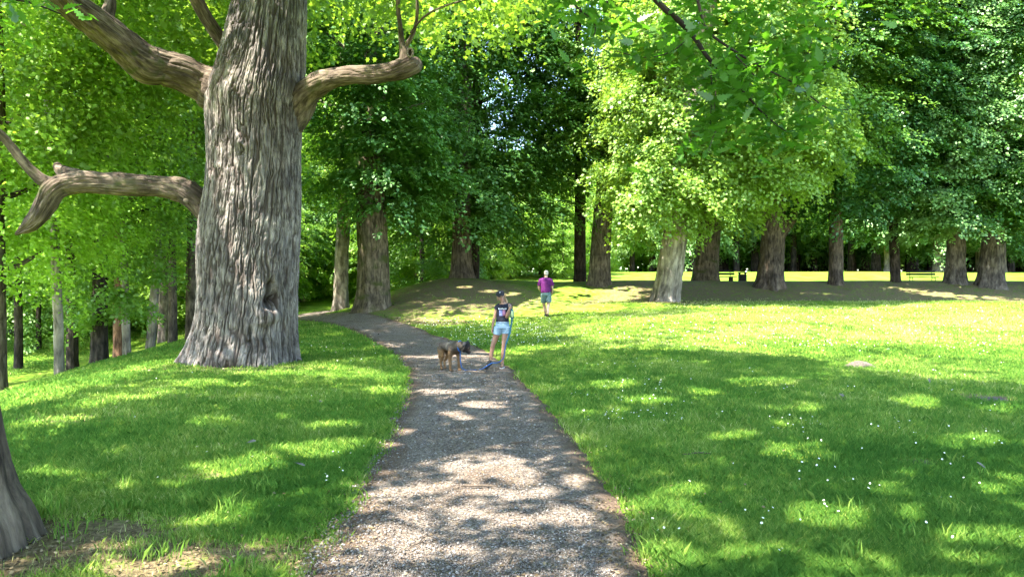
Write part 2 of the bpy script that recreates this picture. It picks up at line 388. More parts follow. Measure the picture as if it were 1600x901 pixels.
LITP = [np.array(p, float) for p in (
 [(820,548),(900,543),(1000,546),(1130,548),(1250,560),(1350,580),(1600,602),(1900,625),(1900,470),(1400,470),(1180,478),(1060,492),(960,497),(900,505),(850,530),(740,540),(640,546)],
 [(-400,640),(0,612),(120,592),(290,552),(300,562),(200,592),(80,622),(0,642),(-400,700)],
 [(470,585),(480,560),(560,575),(640,590),(630,600),(540,592)],
)]
def in_poly(poly, x, y):
    c = np.zeros(x.shape, bool); n = len(poly); j = n - 1
    for i in range(n):
        xi, yi = poly[i]; xj, yj = poly[j]
        c ^= ((yi > y) != (yj > y)) & (x < (xj - xi) * (y - yi) / (yj - yi + 1e-12) + xi); j = i
    return c
def sunlit(P, grow=1.05):
    """does the shadow of a point P land on a part of the ground that is sunlit in the photograph?"""
    t = P[:, 2] / SV[2]
    G = P - SV * t[:, None]
    for _ in range(2):
        g = ground_z(G[:, 0], G[:, 1]); t = (P[:, 2] - g) / SV[2]; G = P - SV * t[:, None]
    px, py = pix(G); ok = G[:, 1] > 1.5
    sc = np.clip(4.5 / np.maximum(G[:, 1], 1), .1, 1.5)
    gx = G * [1, 1, 0]
    off = np.abs(gx[:, 0] + .3) > 1.2
    px = px + sc * ((16 + 22 * off) * vnoise(gx * 2.6, 4) + (20 + 16 * off) * vnoise(gx * 6, 14)); py = py + sc * ((4 + 7 * off) * vnoise(gx * 2.6, 5) + (5 + 4 * off) * vnoise(gx * 6, 15))
    lit = np.zeros(len(P), bool)
    Yg = np.maximum(G[:, 1], 2.0); ea = .045 * F / Yg; eb = .05 * F * EYE / Yg ** 2
    for (x, y, a, b, ang) in LIT:
        c, s = math.cos(math.radians(ang)), math.sin(math.radians(ang))
        dx, dy = px - x, py - y; u = (dx * c + dy * s) / (a * grow + ea); v = (-dx * s + dy * c) / (b * grow + eb)
        lit |= u * u + v * v < 1
    for p in LITP: lit |= in_poly(p, px, py)
    # dapples outside the frame: irregular gaps
    out = (px < -20) | (px > 1620) | (py > 910)
    lit |= out & (vnoise(G * 1.3, 9) > .38)
    # small slits of sun between the leaves, and leaves left standing inside the gaps
    lit |= (fnoise(gx * 4.2, 19, 2) > .60 - .06 * off)
    lit &= ~((fnoise(gx * 4.5, 23, 2) > .38) & (vnoise(gx * 1.1, 24) > -.2))
    # the old oak's trunk stands mostly in shade, with streaks of sun
    A = np.array([-5.45, 15.8]); h = SV[:2]; ts = ((P[:, :2] - A) @ h) / (h @ h)
    Q = P - SV * ts[:, None]; dist = np.linalg.norm(Q[:, :2] - A, axis=1)
    on = (dist < 1.25) & (ts > 0) & (Q[:, 2] > .4) & (Q[:, 2] < 13)
    side = (Q[:, 0] - A[0]) * h[1] - (Q[:, 1] - A[1]) * h[0]
    st_ = fnoise(np.stack([side * 9, Q[:, 2] * 1.2, side * 0], 1), 77, 2) > (.12 + .12 * (Q[:, 2] > 5))
    lit = np.where(on, st_, lit)
    return lit & (ok | on)

# ------------------------------------------------------------------ leaves
def tmpl(kind):
    if kind == 'quad': return np.array([(-.5, 0), (-.02, -.36), (.5, 0), (-.02, .36)]), np.array([0, 1, 0, 1]) * .12
    if kind == 'lobe':
        p = [(-.5, 0), (-.28, -.2), (-.3, -.46), (0, -.27), (.2, -.42), (.22, -.14), (.55, 0), (.22, .14), (.2, .42), (0, .27), (-.3, .46), (-.28, .2)]
        return np.array(p), np.array([0, .03, .1, .05, .08, .03, 0, .03, .08, .05, .1, .03])
    h = [(-.62, .015), (-.42, .03), (-.36, .09), (-.26, .07), (-.18, .17), (-.08, .10), (.02, .25), (.13, .14), (.22, .28), (.31, .16), (.42, .19), (.5, .06)]
    p = [(a, -b) for a, b in h] + [(.55, 0)] + [(a, b) for a, b in h[::-1]]
    p = np.array(p); return p, np.abs(p[:, 1]) * .35
def leaves_np(P, U, N, size, kind='quad'):
    """leaf polygons: centre P, direction U, normal N, length size"""
    T, zf = tmpl(kind); k = len(T)
    U = U - N * (U * N).sum(1)[:, None]; U /= np.linalg.norm(U, axis=1)[:, None] + 1e-9
    W = np.cross(N, U)
    V = P[:, None] + size[:, None, None] * (T[None, :, 0, None] * U[:, None] + T[None, :, 1, None] * W[:, None] + zf[None, :, None] * N[:, None])
    Fc = np.arange(len(P) * k).reshape(-1, k)
    return V.reshape(-1, 3), Fc, k
def leaf_obj(name, P, U, N, size, tint, mt, parent=None, kind='quad', org=None):
    V, Fc, k = leaves_np(P, U, N, size, kind)
    if org is not None: V = V - np.asarray(org)
    me = mesh_np(name, V, Fc, False, {'tint': ('FLOAT', np.repeat(np.clip(tint, 0, 1), k))})
    return new_obj(name, me, mt, parent)
def rdir(n, r):
    v = r.normal(size=(n, 3)); return v / np.linalg.norm(v, axis=1)[:, None]
def crown_pts(seed, c, rad, ns, m, L0, shape='egg', layered=.6, droop=.45, shell=.55, lump=.35, width=.45, gap=-.45, floor=None):
    """sprays of leaves through a crown's volume. Returns leaf centres, directions, normals, tints."""
    r = np.random.default_rng(seed)
    d = rdir(int(ns * 1.8), r)
    d[:, 2] = d[:, 2] * .95
    ln = fnoise(d * 2.4, seed, 3)
    keep = fnoise(d * 3.6 + 5, seed + 3, 2) > gap
    d = d[keep]; ln = ln[keep]
    d = d[:ns]; ln = ln[:ns]; n = len(d)
    f = (shell + (1 - shell) * r.random(n) ** .6) * (1 + lump * ln)
    rr = np.array(rad, float)
    B = d * f[:, None] * rr
    if shape == 'cone':
        h = (B[:, 2] / rr[2] + 1) / 2
        B[:, :2] *= (1.25 - .85 * np.clip(h, 0, 1))[:, None]
    elif shape == 'egg':
        h = np.clip((B[:, 2] / rr[2] + 1) / 2, 0, 1)
        B[:, :2] *= (.72 + .62 * np.sin(np.pi * (h * .75 + .2)))[:, None] * .8
    if layered > .7:
        tz = 1.15; B[:, 2] = np.round(B[:, 2] / tz + .35 * fnoise(B * .25, seed + 8, 1)) * tz + r.normal(size=n) * .13
    B = B + np.array(c)
    out = np.stack([B[:, 0] - c[0], B[:, 1] - c[1], np.zeros(n)], 1); out /= np.linalg.norm(out, axis=1)[:, None] + 1e-6
    jt = rdir(n, r) * .45; jt[:, 2] *= .5
    out = out + jt; out[:, 2] += .25 * d[:, 2]; out /= np.linalg.norm(out, axis=1)[:, None]
    side = np.cross(out, [0, 0, 1.]); side /= np.linalg.norm(side, axis=1)[:, None] + 1e-6
    up = np.cross(side, out)
    Ls = L0 * (.6 + .8 * r.random(n))
    u = r.random((n, m)); v = (r.random((n, m)) * 2 - 1)
    wv = width * Ls[:, None] * np.sqrt(np.clip(np.sin(np.pi * (u * .85 + .1)), 0, 1)) * v
    thick = (1 - layered) * .35 * Ls[:, None] * r.normal(size=(n, m)) + .03 * Ls[:, None] * r.normal(size=(n, m))
    dr = -droop * Ls[:, None] * u ** 2 - .10 * np.abs(v) * Ls[:, None]
    P = B[:, None] + out[:, None] * (u * Ls[:, None])[..., None] + side[:, None] * wv[..., None] + up[:, None] * thick[..., None]
    P[..., 2] += dr
    U = out[:, None] * .7 + side[:, None] * (v * .9)[..., None] + r.normal(size=(n, m, 3)) * .35
    U[..., 2] -= droop * u * 1.0
    N = np.zeros((n, m, 3)); N[..., 2] = 1
    N = N + r.normal(size=(n, m, 3)) * (.26 + .75 * (1 - layered)) + out[:, None] * (.15 + droop * 1.7 * u)[..., None]
    N /= np.linalg.norm(N, axis=2)[..., None]
    tint = np.repeat((.25 + .5 * r.random(n))[:, None], m, 1) + .35 * (r.random((n, m)) - .4) + .15 * u
    P = P.reshape(-1, 3); U = U.reshape(-1, 3); N = N.reshape(-1, 3); tint = tint.ravel()
    if floor is not None:
        k = P[:, 2] > floor; P, U, N, tint = P[k], U[k], N[k], tint[k]
    return P, U, N, tint

# ------------------------------------------------------------------ trunks
def bark_fn(depth, k, flare=0, fh=.6, lobes=5, ph=0, seed=0, z0=0):
    def fn(P, r, th, rr):
        c, s = np.cos(th), np.sin(th)
        arc = np.r_[0, np.cumsum(np.linalg.norm(np.diff(P, axis=0), axis=1))]
        if flare:
            e = np.exp(-arc / fh)
            lob = .5 + .5 * np.cos(lobes * th + ph + 1.3 * np.sin(2 * th + ph))
            rr = rr * (1 + flare * e[:, None] * (.35 + .9 * lob[None]))
        R0 = np.median(r)
        q = np.stack([np.broadcast_to(c * R0, rr.shape), np.broadcast_to(s * R0, rr.shape), np.broadcast_to(arc[:, None], rr.shape)], -1)
        wv = vnoise(q * [1.5, 1.5, .8], seed) * .35 / k * 2
        q2 = q + wv[..., None] * np.array([1, 1, 0])
        n1 = vnoise(q2 * [k, k, k / 7], seed + 1); n2_ = vnoise(q2 * [k * 2.1, k * 2.1, k / 3.0], seed + 2)
        g = np.minimum(np.abs(n1) / .33, 1); g2 = np.minimum(np.abs(n2_) / .4, 1)
        rib = vnoise(np.stack([c * 2.2, s * 2.2, np.zeros_like(c)], 1) + ph * 3, seed + 9)[None] * np.exp(-arc / 2.5)[:, None] * .16 * R0 if flare else 0
        rr = rr + rib + depth * (g * .75 + g2 * .35 - .6) + .05 * R0 * vnoise(q * [1.6, 1.6, .7], seed + 5)
        if not flare: rr = rr + .13 * r[:, None] * vnoise(q * [3.2, 3.2, 2.6], seed + 12)
        return rr
    return fn
def tube_obj(parts, name, mt, parent=None, org=None):
    """parts: list of (pts, rad, n, m, fn). One mesh, with the bark coordinates stored."""
    Vs = []; Fs = []; Bk = []; off = 0
    for (pts, rad, n, m, fn) in parts:
        V, Fq = sweep(pts, rad, n, m, fn)
        P, r = resample(pts, rad, m); arc = np.r_[0, np.cumsum(np.linalg.norm(np.diff(P, axis=0), axis=1))]
        th = np.linspace(0, 2 * math.pi, n, endpoint=False); R0 = float(np.median(r))
        bk = np.stack([np.broadcast_to(np.cos(th) * R0, (len(P), n)), np.broadcast_to(np.sin(th) * R0, (len(P), n)), np.broadcast_to(arc[:, None], (len(P), n))], -1).reshape(-1, 3)
        Vs.append(V); Fs.append(Fq + off); Bk.append(bk + off * .0137)
        # closed tip
        c = len(V) + off; Vs.append(P[-1][None] ); Bk.append(bk[-1][None]); last = off + (len(P) - 1) * n
        i = np.arange(n); Fs.append(('tri', np.stack([last + i, last + (i + 1) % n, np.full(n, c)], 1)))
        off += len(V) + 1
    V = np.concatenate(Vs); Bk = np.concatenate(Bk)
    Q = np.concatenate([f for f in Fs if not isinstance(f, tuple)]); Tr = np.concatenate([f[1] for f in Fs if isinstance(f, tuple)])
    if org is not None: V = V - np.asarray(org)
    me = mesh_np(name, V, [Q, Tr], True, {'bk': ('FLOAT_VECTOR', Bk)})
    return new_obj(name, me, mt, parent)


# ================================================================== GROUND
def soil_mask(X, Y):
    """bare soil and leaf litter: 0 grass, 1 soil"""
    s = np.zeros_like(X)
    def spot(x, y, a, b, v=1.0, ang=0.0):
        c, q = math.cos(ang), math.sin(ang); dx, dy = X - x, Y - y
        u = (dx * c + dy * q) / a; w_ = (-dx * q + dy * c) / b
        return v * np.exp(-(u * u + w_ * w_) ** 1.5)
    s = np.maximum(s, spot(-3.0, 4.45, 1.2, .75, .85)); s = np.maximum(s, spot(-2.05, 4.3, 1.5, .5, .74))
    s = np.maximum(s, spot(-5.7, 14.6, 2.6, 1.5, .5)); s = np.maximum(s, spot(-2.9, 33.0, 5.8, 5.2, .68))
    s = np.maximum(s, spot(-4.0, 28.2, 3.6, 1.2, .62, -.35))
    bankm = sst(32.5, 34.5, Y) * (1 - sst(41, 43, Y)) * sst(0, 7, X)
    s = np.maximum(s, .62 * bankm)
    s = np.maximum(s, spot(4.2, 34, 1.0, 5.0, .6, -.5)); s = np.maximum(s, spot(7, 32.2, 2.3, 1.5, .6))
    for (px, py, a, b, v) in SPOTS:
        y = F * EYE / (py - CY); y = F * (EYE - gz(wx(px, y), y)) / (py - CY); s = np.maximum(s, spot(wx(px, y), y, a, b, v))
    # margins of the path
    c, h = path_at(Y); e = (np.abs(X - c) - h)
    s = np.maximum(s, .58 * (1 - sst(-.25, .28, e)) * (Y < 48))
    return s
SPOTS = [(1435, 720, .17, .12, .8), (1545, 622, .45, .5, .75), (1220, 600, .3, .3, .45), (1310, 622, .3, .25, .5), (1090, 660, .2, .2, .35), (1525, 600, .6, .7, .35), (1240, 705, .3, .2, .3),
         (330, 745, .35, .25, .45), (580, 805, .3, .3, .4), (1440, 592, .3, .25, .3), (100, 655, 1.2, .7, .42), (260, 620, 1.3, .35, .4)]
PATH = np.array([(-3, -.2, .95), (0, -.2, .95), (4.04, -.18, .93), (5.2, -.19, .93), (7.3, -.29, .94), (9.6, -.48, .92), (12.2, -.75, .92), (14.4, -1.0, 1.0), (18.2, -1.85, 1.1), (22.8, -3.35, 1.1), (26, -4.55, 1.15), (30, -6.8, 1.1),
                 (34, -9.3, 1.0), (36.5, -10.4, .95), (39, -10.9, .9), (43, -10.7, .9), (48, -10.6, .9)], float)
def path_at(Y): return np.interp(Y, PATH[:, 0], PATH[:, 1]), np.interp(Y, PATH[:, 0], PATH[:, 2])

def axis(lo, hi, n, fine):
    t = np.linspace(-1, 1, n); k = 5.2
    s_ = np.sinh(k * t) / np.sinh(k)
    return s_
xs = np.concatenate([-np.geomspace(14, 420, 60)[::-1], np.arange(-13.8, 13.8, .17), np.geomspace(14, 420, 60)])
ys = np.concatenate([np.arange(-14, 2, 1.0), np.arange(2, 20, .13), np.arange(20, 44, .24), np.geomspace(44, 900, 110)])
GX, GY = np.meshgrid(xs, ys); GX = GX.ravel(); GY = GY.ravel(); GZ = ground_z(GX, GY)
nx = len(xs); i = np.arange(len(ys) - 1)[:, None] * nx + np.arange(nx - 1)[None]
Q = np.stack([i, i + 1, i + nx + 1, i + nx], -1).reshape(-1, 4)
ground = new_obj('ground', mesh_np('ground', np.stack([GX, GY, GZ], 1), Q, True, {'soil': ('FLOAT', soil_mask(GX, GY))}), M['ground'])
tag(ground, kind='structure')

# path: a strip with ragged edges that dip under the turf
ty = np.concatenate([np.arange(-2, 20, .09), np.arange(20, 48, .2)])
lat = np.concatenate([[-1.32, -1.2], np.linspace(-1.08, 1.08, 27), [1.2, 1.32]])
PV = []; PS = []
pc, ph_ = path_at(ty)
ks = np.ones(9) / 9; pc = np.convolve(np.pad(pc, 4, 'edge'), ks, 'valid')
for k, l in enumerate(lat):
    rag = 1 + .10 * n2(ty, np.full_like(ty, 3.0 * np.sign(l)), .9, 21) + .07 * n2(ty, np.full_like(ty, 5.0 * np.sign(l)), 4.0, 22)
    dx = np.gradient(pc, ty); nn = np.sqrt(1 + dx * dx)
    x = pc + l * ph_ * rag / nn * 1.0 * np.where(nn > 0, nn ** 1.5, 1) ; y = ty
    z = ground_z(x, y) + .022 - .075 * sst(.93, 1.25, abs(l)) + .010 * n2(x, y, 3.5, 31) - .015 * math.exp(-(abs(l) - .45) ** 2 / .05)
    PV.append(np.stack([x, y, z], 1)); PS.append(.85 * sst(.66, 1.12, abs(l) + .22 * n2(x, y, 1.3, 51)))
PV = np.stack(PV, 1).reshape(-1, 3); PS = np.stack(PS, 1).ravel(); nl_ = len(lat)
i = np.arange(len(ty) - 1)[:, None] * nl_ + np.arange(nl_ - 1)[None]
path = new_obj('path', mesh_np('path', PV, np.stack([i, i + 1, i + nl_ + 1, i + nl_], -1).reshape(-1, 4), True, {'soil': ('FLOAT', PS)}), M['path'])
tag(path, kind='structure')

# ================================================================== BIG OAK
OY = 15.8
def ow(px, py, dy=0.0): return np.array([wx(px, OY + dy), OY + dy, wz(py, OY + dy)])
# outline read as (py, left px, right px)
OUT = [(600, 276, 482), (575, 282, 478), (560, 289, 473), (540, 296, 469), (520, 301, 467), (500, 305, 466), (450, 311, 464), (400, 313, 465), (350, 317, 467), (300, 322, 470), (250, 325, 470), (200, 323, 473), (165, 322, 476), (130, 333, 478),
       (100, 341, 480), (50, 350, 481), (0, 360, 482), (-60, 366, 482), (-200, 385, 480), (-420, 405, 475)]
oak = thing('oak_tree', (wx(380, OY), OY, gz(wx(380, OY), OY)), 'huge old oak with deeply furrowed grey trunk and hollow, on grass beside the path', 'tree')
OL = np.array(oak.location)
pts = [np.array([wx((l + r) / 2, OY), OY, wz(y, OY)]) for y, l, r in OUT]
rad = [(r - l) / 2 / F * OY * (.955 if y > 330 else .93 if y > 60 else .90) for y, l, r in OUT]
def oak_fn(P, r, th, rr):
    z = P[:, 2] - OL[2]
    e = np.exp(-np.maximum(z, 0) / .42)[:, None]
    lob = np.maximum(0, np.cos(3.5 * th + .6 + .7 * np.sin(th * 2)))[None] ** 1.5
    rr = rr * (1 + .13 * e * (lob - .35))
    front = np.sin(th)[None] * 1.0
    R0 = 1.0
    arc = P[:, 2]
    tw = .25 * (arc[:, None]) * .12
    q = np.stack([np.cos(th)[None] * R0 + 0 * rr, np.sin(th)[None] * R0 + 0 * rr, arc[:, None] + 0 * rr], -1)
    lean = .22 * vnoise(q * [1.0, 1.0, .5], 61)
    q2 = q + (lean * .5)[..., None] * np.array([1, 1, 0]) + .035 * vnoise(q * [3, 3, 1.6], 62)[..., None]
    k = 16.0
    wob = .020 * vnoise(q * [9, 9, 7], 68)
    q2 = q2 + wob[..., None] * np.array([1, 1, 0])
    n1 = vnoise(q2 * [k, k, 1.25], 63); n2_ = vnoise(q2 * [k * 1.8, k * 1.8, 3.4], 64); n3 = vnoise(q2 * [k * 3.2, k * 3.2, 18], 65)
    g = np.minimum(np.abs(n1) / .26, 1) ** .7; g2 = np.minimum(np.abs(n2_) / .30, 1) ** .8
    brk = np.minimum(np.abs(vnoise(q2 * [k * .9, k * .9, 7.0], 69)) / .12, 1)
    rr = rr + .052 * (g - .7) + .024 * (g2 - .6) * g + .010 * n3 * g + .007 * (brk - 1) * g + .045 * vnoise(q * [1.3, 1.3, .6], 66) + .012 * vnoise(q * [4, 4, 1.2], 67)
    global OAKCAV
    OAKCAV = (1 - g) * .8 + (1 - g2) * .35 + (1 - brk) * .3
    # the hollow and the knots, on the side facing the path
    X = P[:, 0][:, None] + rr * np.cos(th)[None]; Y = P[:, 1][:, None] - 0 * rr; Z = P[:, 2][:, None] + 0 * rr
    fr = (OAKS[None] * np.sin(th)[None] < -.15)
    def dent(px, py, a, b, d):
        nonlocal rr
        x0, z0 = wx(px, OY - 1.1), wz(py, OY - 1.1)
        u = (X - x0) / a; v = (Z - z0) / b
        rr = rr - d * np.exp(-(u * u + v * v) ** 1.6) * fr
    dent(414, 458, .07, .27, .34); dent(410, 470, .10, .13, .12); dent(390, 516, .045, .09, .12); dent(388, 532, .05, .04, .08)
    dent(412, 492, .17, .14, -.10); dent(405, 503, .09, .06, -.06); dent(379, 218, .16, .17, -.07); dent(379, 218, .06, .09, .08); dent(372, 222, .05, .05, -.06)
    dent(409, 525, .06, .15, .10); dent(355, 560, .30, .16, -.13)
    return rr
OAKS = np.array([1.0])
# the sweep's second frame axis may point either way: find its sign
_P, _r = resample(pts, rad, 30); _T, _A, _B = frames(_P); OAKS = np.array([np.sign(_B[5][1])])
OAKCAV = None
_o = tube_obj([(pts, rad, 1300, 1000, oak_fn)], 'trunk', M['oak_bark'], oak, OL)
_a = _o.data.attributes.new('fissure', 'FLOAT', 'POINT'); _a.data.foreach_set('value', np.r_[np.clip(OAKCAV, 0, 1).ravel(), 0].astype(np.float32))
lf = lambda k, d=.03, s=1: bark_fn(d, k, seed=s)
def limb(parts, name='branch', m_='limb_bark'): return tube_obj([(p, r, n, m, bark_fn(d, k, seed=sd)) for (p, r, n, m, d, k, sd) in parts], name, M[m_], oak, OL)
limb([([ow(372, 195), ow(352, 158), ow(330, 137), ow(308, 126, -.1), ow(283, 115, -.3), ow(255, 107, -.5), ow(232, 101, -.7), ow(212, 88, -.9), ow(190, 70, -1.2), ow(165, 50, -1.6), ow(135, 26, -2), ow(105, 2, -2.4), ow(70, -30, -2.8), ow(-40, -120, -3.5)],
       [.46, .45, .42, .385, .36, .36, .40, .36, .32, .30, .28, .25, .22, .12], 150, 500, .042, 12, 3),
      ([ow(172, 52, -1.4), ow(168, 25, -1.4), ow(172, 0, -1.3), ow(160, -50, -1.2)], [.15, .13, .10, .06], 20, 40, .01, 14, 5)])
limb([([ow(396, 140, .3), ow(356, 78, .2), ow(331, 42, 0), ow(313, 12, -.2), ow(292, -30, -.5), ow(250, -110, -.8)], [.17, .15, .14, .14, .13, .09], 40, 120, .015, 14, 6)])
limb([([ow(350, 345, .1), ow(322, 325, .1), ow(300, 306, 0), ow(280, 296, 0), ow(240, 290, -.1), ow(200, 288, -.3), ow(165, 286, -.4), ow(130, 284, -.5), ow(100, 288, -.6), ow(82, 298, -.7), ow(72, 318, -.7), ow(62, 336, -.7), ow(48, 350, -.7), ow(24, 366, -.7)],
       [.34, .29, .265, .25, .23, .22, .215, .225, .20, .20, .19, .18, .15, .02], 110, 420, .034, 13, 7),
      ([ow(170, 286, -.4), ow(120, 276, -.3), ow(98, 268, -.1), ow(88, 258, 0)], [.12, .15, .13, .07], 24, 40, .015, 12, 8),
      ([ow(95, 288, -.6), ow(70, 284, -.7), ow(50, 268, -.8), ow(30, 245, -.9), ow(12, 222, -1), ow(-20, 190, -1.2), ow(-90, 120, -1.4)], [.13, .13, .105, .09, .085, .08, .05], 24, 90, .012, 14, 9)])
limb([([ow(425, 250, .2), ow(446, 205, .1), ow(464, 172, .0), ow(479, 148, -.2), ow(497, 131, -.5), ow(520, 122, -.7), ow(550, 118, -.9), ow(585, 117, -1), ow(612, 113, -1.1), ow(633, 106, -1.2), ow(648, 99, -1.2), ow(653, 91, -1.2)],
       [.22, .32, .33, .29, .235, .19, .175, .175, .18, .19, .19, .05], 90, 300, .030, 13, 11),
      ([ow(636, 104, -1.2), ow(633, 84, -1.2), ow(628, 66, -1.2), ow(625, 40, -1.3), ow(622, 0, -1.4), ow(626, -80, -1.6)], [.15, .11, .055, .045, .04, .035], 24, 90, .012, 14, 12),
      ([ow(634, 74, -1.2), ow(648, 45, -1.4), ow(652, 10, -1.6), ow(648, -40, -1.8)], [.045, .035, .03, .02], 14, 40, .006, 14, 13),
      ([ow(641, 52, -1.4), ow(665, 25, -1.7), ow(700, 8, -2), ow(750, -5, -2.3)], [.022, .02, .018, .012], 10, 40, .004, 14, 14)])
# knot hole with a pale rim at the elbow of the right limb, and the sawn stub on the lower limb
rim = MB(); c0 = ow(641, 83, -1.42); a = np.linspace(0, 2 * math.pi, 15)[:-1]
rim.tube([c0 + np.array([.055 * math.cos(t), -.02, .085 * math.sin(t)]) for t in np.r_[a, a[0]]], [.022] * 15, 8)
rim.build('knot_rim', simple('rim_wood', (.17, .135, .10), .9, .1, .2, 40, .5), oak).location = -OL
kh = MB(); kh.ell(c0 + np.array([0, .0, 0]), (.045, .02, .075)); kh.build('knot_hole', simple('hollow_dark', (.02, .015, .01), .95, .05), oak).location = -OL
st = MB(); c1 = ow(290, 311, -.27); st.ell(c1 + np.array([0, .05, 0]), (.075, .04, .085)); 
st.build('sawn_stub', simple('cut_wood', (.11, .088, .065), .8, .15, .3, 25, .4), oak).location = -OL

def crown(name, parent, mt, sets, size, kind='quad', cull=False, org=None, seed=0):
    Ps, Us, Ns, Ts = [], [], [], []
    for s_ in sets:
        P, U, N, t_ = crown_pts(**s_)
        Ps.append(P); Us.append(U); Ns.append(N); Ts.append(t_)
    P = np.concatenate(Ps); U = np.concatenate(Us); N = np.concatenate(Ns); T_ = np.concatenate(Ts)
    if cull:
        k = ~sunlit(P); px, py = pix(P)
        vis = (P[:, 1] > .5) & (px > -30) & (px < 1630) & (py > -25) & (py < 930)
        if cull == 'view':
            k |= vis & (P[:, 2] < 9.5)
            k &= ~(vis & (P[:, 1] < 16.3) & ((P[:, 0] < -3.6) | (P[:, 2] < 7.0)))
        elif cull == 'near': k &= ~vis
        P, U, N, T_ = P[k], U[k], N[k], T_[k]
    r = np.random.default_rng(seed + 99)
    sz = size * (.7 + .6 * r.random(len(P)))
    return leaf_obj(name, P, U, N, sz, T_, mt, parent, kind, org)

# oak crown: high over the lawn, with low sprays at the left of the trunk and above the right limb
def cset(seed, c, rad, ns, m, L0, **kw): return dict(seed=seed, c=c, rad=rad, ns=ns, m=m, L0=L0, **kw)
air = dict(shape='ball', layered=.25, droop=.3, shell=.25, lump=.3, width=.55)
crown('crown', oak, L['oak'], [
    cset(1, (-4.0, 14.0, 13.0), (11.5, 12.5, 5.0), 3000, 36, 1.3, floor=8.2, **air),
    cset(2, (-8.8, 18.6, 8.6), (3.8, 2.0, 2.4), 190, 40, .9, gap=-.1, **air),
    cset(3, (-12.3, 18.0, 6.0), (2.4, 1.6, 1.8), 100, 36, .8, gap=-.1, **air),
    cset(4, (-1.0, 15.4, 8.6), (2.4, 2.0, 1.4), 100, 36, .8, gap=-.1, **air),
    cset(5, (2.5, 14.0, 9.3), (3.0, 2.5, 1.2), 110, 36, .8, gap=-.1, **air)], .15, 'lobe', 'view', OL, 1)

# ================================================================== NEAR TREES
def near_tree(name, X, Y, pts, rad, label, crown_sets, bark='grey_bark', lf='oak', n=260, m=900, flare=.5, seed=0, extra=()):
    z = gz(X, Y); t = thing(name, (X, Y, z), label, 'tree'); O = np.array(t.location)
    P = [O + np.array(p) for p in pts]
    tube_obj([(P, rad, n, m, bark_fn(.045, 9, flare, .5, 5, seed * 1.3, seed))] + [([O + np.array(p) for p in e[0]], e[1], 24, 60, bark_fn(.012, 12, seed=seed + 4)) for e in extra], 'trunk', M[bark], t, O)
    if crown_sets: crown('crown', t, L[lf], crown_sets, .14, 'quad', 'near', O, seed)
    return t
near_l = near_tree('park_tree', -3.58, 4.35, [(.02, 0, -.45), (0, 0, 0), (-.04, 0, .3), (-.09, 0, .8), (-.2, 0, 2.2), (-.5, .1, 4.5), (-.8, .2, 8), (-.9, .4, 12)], [.66, .56, .50, .47, .44, .40, .30, .12], bark='brown_bark', flare=.28, label=
    'brown leaning tree trunk cut off by the picture edge, bare soil at its foot', crown_sets=[
     cset(21, (-4.6, 2.6, 9.6), (8.5, 7.0, 3.4), 1900, 34, 1.3, floor=5.6, **air)], seed=3)
near_b = near_tree('park_tree', -11.5, 2.0, [(0, 0, -.4), (0, 0, 1.5), (.1, 0, 5), (.2, 0, 12)], [.5, .42, .36, .15],  # never in view: added so that its crown shades the ground at left
    'unseen tree added outside the picture so its canopy shades the grass bank', [
     cset(22, (-11.5, 3.0, 9.2), (5.5, 6.5, 3.2), 900, 34, 1.3, floor=5.4, **air)], n=48, m=70, seed=5)
near_r = near_tree('park_tree', 3.4, -2.6, [(0, 0, -.4), (0, 0, 1.0), (-.1, .1, 3), (-.2, .2, 6), (0, 0, 12)], [.55, .42, .36, .30, .12],
    'oak whose leafy twigs hang down in front of the sunlit maple', [
     cset(23, (3.0, 2.6, 10.2), (7.0, 7.0, 3.4), 1650, 34, 1.3, floor=6.4, **air)], n=48, m=80, seed=6,
    extra=[([(-.1, .2, 3.6), (-.9, 2.5, 4.6), (-1.9, 5.2, 4.9), (-2.45, 7.4, 4.55)], [.22, .16, .10, .05])])
def bw(px, py, Y): return np.array([wx(px, Y), Y, wz(py, Y)])
OB = np.array(near_r.location)
twigs = [([bw(985, -60, 4.9), bw(1025, 0, 5.0), bw(1058, 30, 5.1), bw(1082, 55, 5.2), bw(1110, 95, 5.3), bw(1150, 130, 5.4), bw(1185, 170, 5.5), bw(1206, 190, 5.6)], [.03, .021, .020, .018, .014, .011, .008, .005]),
         ([bw(1070, -60, 5.2), bw(1090, 0, 5.2), bw(1103, 45, 5.3), bw(1140, 75, 5.4), bw(1190, 105, 5.5), bw(1240, 130, 5.6), bw(1290, 168, 5.6), bw(1325, 172, 5.6)], [.014, .012, .011, .009, .008, .006, .005, .003]),
         ([bw(1110, 95, 5.3), bw(1112, 140, 5.3), bw(1110, 195, 5.3)], [.006, .004, .002]), ([bw(1120, 102, 5.3), bw(1118, 150, 5.25), bw(1116, 170, 5.2)], [.005, .004, .002]),
         ([bw(1150, 88, 5.4), bw(1180, 120, 5.4), bw(1185, 140, 5.4)], [.006, .005, .003]), ([bw(1082, 55, 5.2), bw(1050, 80, 5.3), bw(1010, 90, 5.4), bw(960, 80, 5.5)], [.007, .005, .004, .003]),
         ([bw(1240, 130, 5.6), bw(1260, 90, 5.6), bw(1270, 60, 5.6)], [.005, .004, .002]), ([bw(860, -30, 5.2), bw(900, 10, 5.3), bw(930, 40, 5.4), bw(920, 75, 5.4)], [.008, .006, .004, .003]),
         ([bw(1150, 130, 5.4), bw(1120, 200, 5.4), bw(1105, 240, 5.4)], [.006, .004, .002]), ([bw(1180, 165, 5.5), bw(1220, 200, 5.6), bw(1250, 215, 5.7)], [.005, .004, .002])]
tube_obj([(p, r, 8, 40, None) for p, r in twigs], 'twig', M['dark_bark'], near_r, OB)
